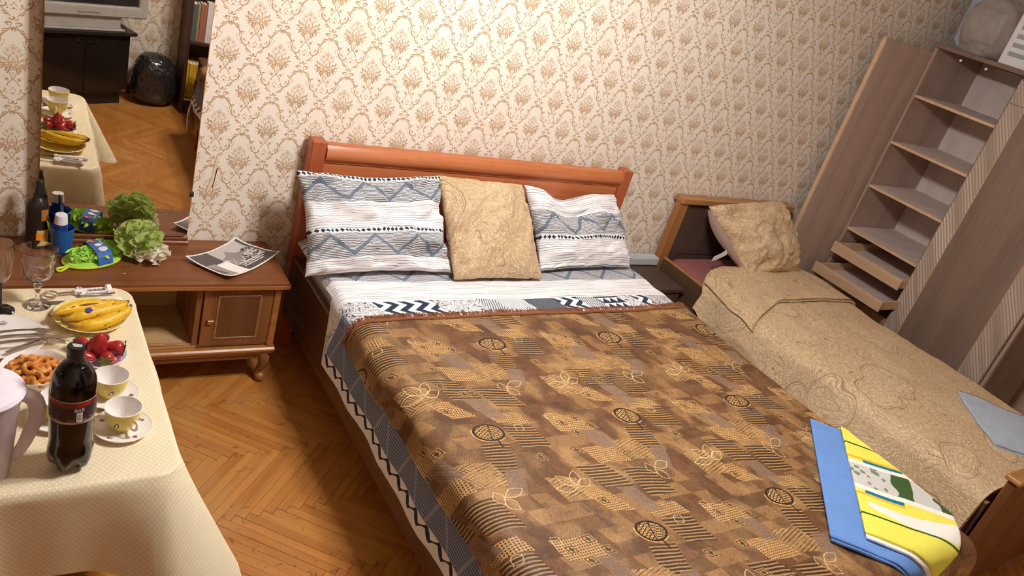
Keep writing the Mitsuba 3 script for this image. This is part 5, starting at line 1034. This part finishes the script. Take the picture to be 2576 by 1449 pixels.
a2 = np.linspace(0, 2 * np.pi, 61); P = np.stack([np.stack([KX + .0456 * np.cos(a2), KY + .0456 * np.sin(a2), tz + z + 0 * a2], -1) for z in (.146, .204)], 0); uvl = np.stack(np.meshgrid([0, 1], np.linspace(0, 1, 61), indexing='ij'), -1)[..., ::-1]
lb = put('label', gridmesh(P), 'cola_label', bo, smooth=True, uv=uvl.reshape(-1, 2), label='dark red wrap label with silver bands')
def on_bottle(m, ang, z, mat_, r=.0459):
    m = m.subdivide_to_size(.008) if len(m.faces) < 30 else m
    v = m.vertices; aa = math.radians(ang) + v[:, 0] / r; m.vertices = np.stack([KX + (r + v[:, 2]) * np.cos(aa), KY + (r + v[:, 2]) * np.sin(aa), tz + z + v[:, 1]], -1); put('print', m, mat_, lb)
on_bottle(extr(sbox(-.0058, -.012, .0058, .012), .0002), -79, .164, 'paper_white')
x, rng = -.0100, random.Random(2)
while x < .010:
    w = rng.choice((.0004, .0007, .001)); on_bottle(extr(sbox(-.0044, x, .0044, x + w), .0004), -79, .164, 'rose_dark'); x += w + rng.choice((.0005, .0009))
tx = meshkit.text_mesh('BAR', .0075, .0004); tx.apply_translation([-tx.vertices[:, 0].mean(), 0, 0]); on_bottle(tx, -79, .1785, 'box_white')
tx = meshkit.text_mesh('1.5 л', .0045, .0004, bold=True); tx.apply_translation([-tx.vertices[:, 0].mean(), 0, 0]); on_bottle(tx, -77, .1470, 'rose_dark')
cp_ = put('cap', mv(cat(lathe([(.0150, .297), (.0162, .297), (.0165, .299), (.0165, .315), (.0150, .3175), (0, .3175)], 36), lathe([(.0142, .290), (.0158, .2905), (.0158, .2945), (.0142, .295)], 30)), (KX, KY, tz)), 'black_plastic', bo, smooth=40)
for i in range(30): pass
put('neck_ring', mv(lathe([(.0140, .2855), (.0178, .2862), (.0178, .2878), (.0140, .2885)], 30), (KX, KY, tz)), 'pet', bo, smooth=40)
for i, w in enumerate((.010, .011, .010, .008)): put('cap_print', mv(extr(sbox(-w / 2, -.0008, w / 2, .0008), .0003), (KX + .002 - .003, KY + .005 - i * .003, tz + .3175), rz=-20), 'paper_white', cp_)
put('cap_print', mv(extr(sbox(-.004, -.004, .004, .004).difference(sbox(-.002, -.0025, .0028, .001)), .0003), (KX + .007, KY - .002, tz + .3175), rz=-20), 'paper_white', cp_)

# the water jug at the left edge
pj = thing('water_jug', 'translucent lilac filter jug with a white lid at the left edge of the table', 'jug')
JX, JY = -.812, -1.262
put('body', mv(lathe([(0, .002), (.048, .002), (.054, .006), (.060, .06), (.068, .15), (.074, .205), (.075, .212)], 44), (JX, JY, tz)), 'pitcher', pj, smooth=40)
put('water', mv(lathe([(0, .006), (.050, .006), (.058, .060), (.061, .088), (0, .088)], 40), (JX, JY, tz)), 'water', pj, smooth=40)
put('filter_funnel', mv(lathe([(0, .100), (.030, .102), (.058, .12), (.066, .17), (.070, .205)], 40), (JX, JY, tz)), 'pitcher', pj, smooth=40)
put('lid', mv(lathe([(.070, .209), (.080, .210), (.0815, .214), (.078, .221), (.060, .228), (.030, .231), (0, .232)], 44), (JX, JY, tz)), 'pitcher_lid', pj, smooth=40)
put('lid_flap', mv(extr(rrect(-.045, -.028, .030, .028, .014), .004), (JX - .005, JY, tz + .2295)), 'pitcher_lid', pj)
pts = spline([(JX + .064, JY - .002, tz + .198), (JX + .094, JY - .006, tz + .188), (JX + .101, JY - .008, tz + .165), (JX + .090, JY - .008, tz + .110), (JX + .074, JY - .006, tz + .062), (JX + .056, JY - .004, tz + .036)], 26)
put('handle', tube(pts, np.interp(np.linspace(0, 1, 26), [0, .2, .5, 1], [.014, .017, .015, .011]), 12), 'pitcher', pj, smooth=True)
# ================================================================== the far side of the room, seen in the mirror
put_, TVR = put, rot(rz=-24)
def put(name, mesh, *a, **k):   # the cabinet and the set on it stand askew
    m = mesh.copy(); m.apply_translation([.028, 2.475, 0]); m.apply_transform(TVR); m.vertices[:, 2] *= .88; m.apply_translation([-.030, -2.740, 0]); return put_(name, m, *a, **k)
tvs = thing('tv_cabinet', 'black television cabinet with smoked glass doors, seen in the mirror', 'cabinet')
put('top', cbox(-.63, -.028, -2.725, -2.475, .520, .545, .003), 'black_wood', tvs); put('carcass', cbox(-.61, -.050, -2.715, -2.515, .09, .520, .002), 'black_wood', tvs); put('plinth', cbox(-.59, -.075, -2.71, -2.545, 0, .09, .002), 'black_wood', tvs)
for x0, x1 in ((-.605, -.333), (-.329, -.056)):
    d = put('door', cbox(x0, x1, -2.513, -2.507, .10, .516, .001), 'smoked_glass', tvs)
    hx = x1 - .025 if x0 < -.5 else x0 + .040; put('handle', cat(cbox(hx - .020, hx + .020, -2.5065, -2.497, 0.4810, 0.4855, .001), cbox(hx - .020, hx + .020, -2.5065, -2.497, 0.4620, 0.4665, .001), cbox(hx - .020, hx - .0155, -2.5065, -2.497, 0.4620, 0.4855, .001), cbox(hx + .0155, hx + .020, -2.5065, -2.497, 0.4620, 0.4855, .001)), 'chrome', d)
    put('hinge', cbox(x1 - .034 if x0 > -.5 else x0 + .008, x1 - .008 if x0 > -.5 else x0 + .034, -2.5066, -2.503, .108, .120, .001), 'brass', d)
TVZ = .137
tv = thing('television', 'grey tube television standing on the black cabinet, seen in the mirror', 'television')
put('foot', (cat(cbox(-.60, -.10, -2.70, -2.492, .4085, .420, .003), cbox(-.57, -.12, -2.69, -2.51, .420, .506, .004))).apply_translation([0, 0, TVZ]), 'tv_case', tv)
put('front_frame', (cat(cbox(-.70, .035, -2.56, -2.485, .505, .580, .008), cbox(-.70, .035, -2.56, -2.485, 1.03, 1.075, .008), cbox(-.70, -.645, -2.56, -2.485, .505, 1.075, .008), cbox(-.022, .035, -2.56, -2.485, .505, 1.075, .008))).apply_translation([0, 0, TVZ]), 'tv_case', tv)
sx, sz = np.meshgrid(np.linspace(-.646, -.021, 16), np.linspace(.579, 1.031, 14), indexing='ij'); P = np.stack([sx, -2.512 + .010 * (1 - ((sx + .333) / .32) ** 2) * (1 - ((sz - .8) / .23) ** 2), sz], -1); m, _ = shell(P, np.zeros(P.shape[:2] + (2,)), .004); put('screen', m.apply_translation([0, 0, TVZ]), 'tv_screen', tv, smooth=40)
m = trimesh.convex.convex_hull(np.array([(x, y, z) for x0, x1, y, z0, z1 in ((-.69, .025, -2.56, .515, 1.065), (-.50, -.235, -2.78, .60, .96)) for x in (x0, x1) for z in (z0, z1)])); put('tube_housing', (m).apply_translation([0, 0, TVZ]), 'tv_dark', tv)
put('buttons', (cbox(-.40, -.27, -2.4855, -2.483, .528, .538, .0006)).apply_translation([0, 0, TVZ]), 'tv_dark', tv)
put = put_
# rubbish bag
m = icosphere(subdivisions=5); v = m.vertices.copy(); pl = np.abs(vnoise(v, 5, 3)) * 2
v = v * (1 + .10 * vnoise(v, 2, 1)[:, None] * 2 - .08 * pl[:, None]); v = np.sign(v) * np.abs(v) ** .85; v = v * [.128, .125, .175]; v[:, 2] = np.maximum(v[:, 2], -.165); v[:, 0] *= 1 + .18 * np.clip(-v[:, 2] / .18, 0, 1); m.vertices = v * [1.08, 1, 1] + [.100, -2.865, .1655]
put('rubbish_bag', m, 'bin_bag', smooth=True, label='full black plastic rubbish bag beside the television cabinet, seen in the mirror', cat='bag')
# bookcase
bc = thing('bookcase', 'dark brown bookcase with two rows of books, seen in the mirror', 'bookcase')
BX, BY, BD = .255, -2.74, .275
put('side', cbox(BX, BX + .022, BY - BD, BY, 0, 1.9, .002), 'bookcase_wood', bc); put('side', cbox(BX + .80, BX + .822, BY - BD, BY, 0, 1.9, .002), 'bookcase_wood', bc); put('back', cbox(BX, BX + .82, BY - BD - .005, BY - BD + .002, .05, 1.9, .001), 'bookcase_wood', bc)
for z in (.085, .465, .83, 1.25, 1.6, 1.88): put('shelf', cbox(BX + .022, BX + .80, BY - BD + .002, BY - .006, z, z + .020, .001), 'bookcase_wood', bc)
put('plinth', cbox(BX + .022, BX + .80, BY - .02, BY - .004, 0, .085, .002), 'bookcase_wood', bc)
put('label_strip', cbox(BX + .022, BX + .16, BY - .006, BY - .0045, .088, .103, .0004), 'white_plastic', bc)
rng = random.Random(6)
def books(z, x, items, where, grp):
    for w, h, c, what in items:
        b = thing('book', f'{what} {where}', 'book', grp); d = rng.uniform(.15, .19); y1 = BY - .012 - rng.uniform(0, .015)
        put('cover', cat(cbox(x, x + w, y1 - .003, y1, z, z + h, .001), cbox(x, x + .002, y1 - d, y1, z, z + h, .0006), cbox(x + w - .002, x + w, y1 - d, y1, z, z + h, .0006)), 'book_' + c, b); put('pages', cbox(x + .002, x + w - .002, y1 - d + .004, y1 - .003, z + .003, z + h - .003, .0005), 'pages', b); x += w + .0012
books(.1055, BX + .024, [(.016, .235, 'yellow', 'thin tall yellow magazine nearest the bookcase side'), (.022, .228, 'yellow', 'thick yellow annual second from the bookcase side'), (.020, .226, 'yellow', 'yellow annual third from the bookcase side'), (.018, .225, 'ochre', 'ochre spined volume after the yellow ones'), (.015, .220, 'tan', 'tan spined volume beside the ochre one'), (.016, .215, 'grey', 'grey brown volume before the white spine'), (.014, .212, 'white', 'white spined book with dark print'), (.024, .205, 'rust', 'reddish brown book right of the white spine'), (.03, .21, 'tan', 'broad tan book last in the lower row')], 'on the lower shelf of the bookcase', 'books on the lower shelf')
books(.4855, BX + .024, [(.030, .235, 'teal', 'dark teal book at the left end'), (.014, .238, 'tan', 'thin tan book beside the teal one'), (.018, .242, 'rust', 'rust brown book, second after the teal one'), (.020, .240, 'rust', 'rust brown book next to the white one'), (.034, .255, 'white', 'tall white book'), (.024, .250, 'blue', 'blue book right of the tall white one'), (.03, .23, 'grey', 'grey book last in the upper row')], 'on the upper shelf of the bookcase', 'books on the upper shelf')
# a stool with a towel over its edge
ch = thing('stool', 'dark wooden stool beyond the foot of the bed, seen in the mirror', 'stool')
QX, QY = .335, -2.275
for x, y, h in ((QX, QY, .40), (QX + .34, QY, .40)): put('leg', tube([(x, y, 0), (x, y, h)], [.014, .018], 10), 'chair_wood', ch)
for x in (QX, QX + .34): put('leg', tube([(x, QY - .34, 0), (x, QY - .34, .40)], [.014, .018], 10), 'chair_wood', ch)
put('seat', cbox(QX - .02, QX + .36, QY - .36, QY + .02, .40, .424, .006), 'chair_wood', ch)
put('apron', cbox(QX, QX + .34, QY - .34, QY, .33, .40, .003), 'chair_wood', ch)
u, v = np.meshgrid(np.linspace(0, 1, 16), np.linspace(0, 1, 22), indexing='ij'); a_ = np.clip(v - .3, 0, 1); P = np.stack([QX - .026 - .012 * np.sin(u * 9 + v * 2) * a_ - .02 * a_ + np.clip(.3 - v, 0, 1) * .5, QY + .03 - .14 * u + .03 * a_ * (1 - u), .431 - .36 * a_ * (1 + .25 * np.sin(u * 3))], -1)
m, uv = shell(P, np.stack([u * .2, v * .4], -1), .003); put('striped_towel', m, 'dish_towel', smooth=True, uv=uv, label='grey and lilac striped towel hanging from the stool, seen in the mirror', cat='towel')

# ================================================================== the ceiling lamp
lp = thing('chandelier', 'five armed brass ceiling lamp with round frosted bulbs above the double bed', 'lamp')
put('rod', mv(cyl(.010, LAMP[2] + .02, CEIL, 12), (LAMP[0], LAMP[1], 0)), 'lamp_metal', lp); put('canopy', mv(lathe([(0, -.04), (.03, -.038), (.055, -.01), (.06, 0), (0, 0)], 24), (LAMP[0], LAMP[1], CEIL)), 'lamp_metal', lp, smooth=40)
put('hub', mv(icosphere(subdivisions=2, radius=.035), (LAMP[0], LAMP[1], LAMP[2] + .06)), 'lamp_metal', lp, smooth=True)
for i in range(5):
    an = 2 * math.pi * i / 5 + .35; c, s = math.cos(an), math.sin(an); e = LAMP + [.17 * c, .17 * s, 0]
    am = put('arm', tube(spline([LAMP + [0, 0, .06], LAMP + [.09 * c, .09 * s, .09], e + [0, 0, .055]], 10), .006, 8), 'lamp_metal', lp, smooth=True)
    put('shade', mv(lathe([(.018, .052), (.050, .046), (.074, .030), (.084, .012), (.088, .002), (.0865, .002), (.082, .011), (.072, .028), (.049, .043), (.018, .049)], 28), e), 'added_lamp_shade', am, smooth=True)  # unseen shade, added to keep bulb light off the ceiling
    put('bulb', mv(icosphere(subdivisions=2, radius=.045), e), 'porcelain', am, smooth=True, emitter={'type': 'area', 'radiance': {'type': 'rgb', 'value': [BULB * q for q in BULB_RGB]}})
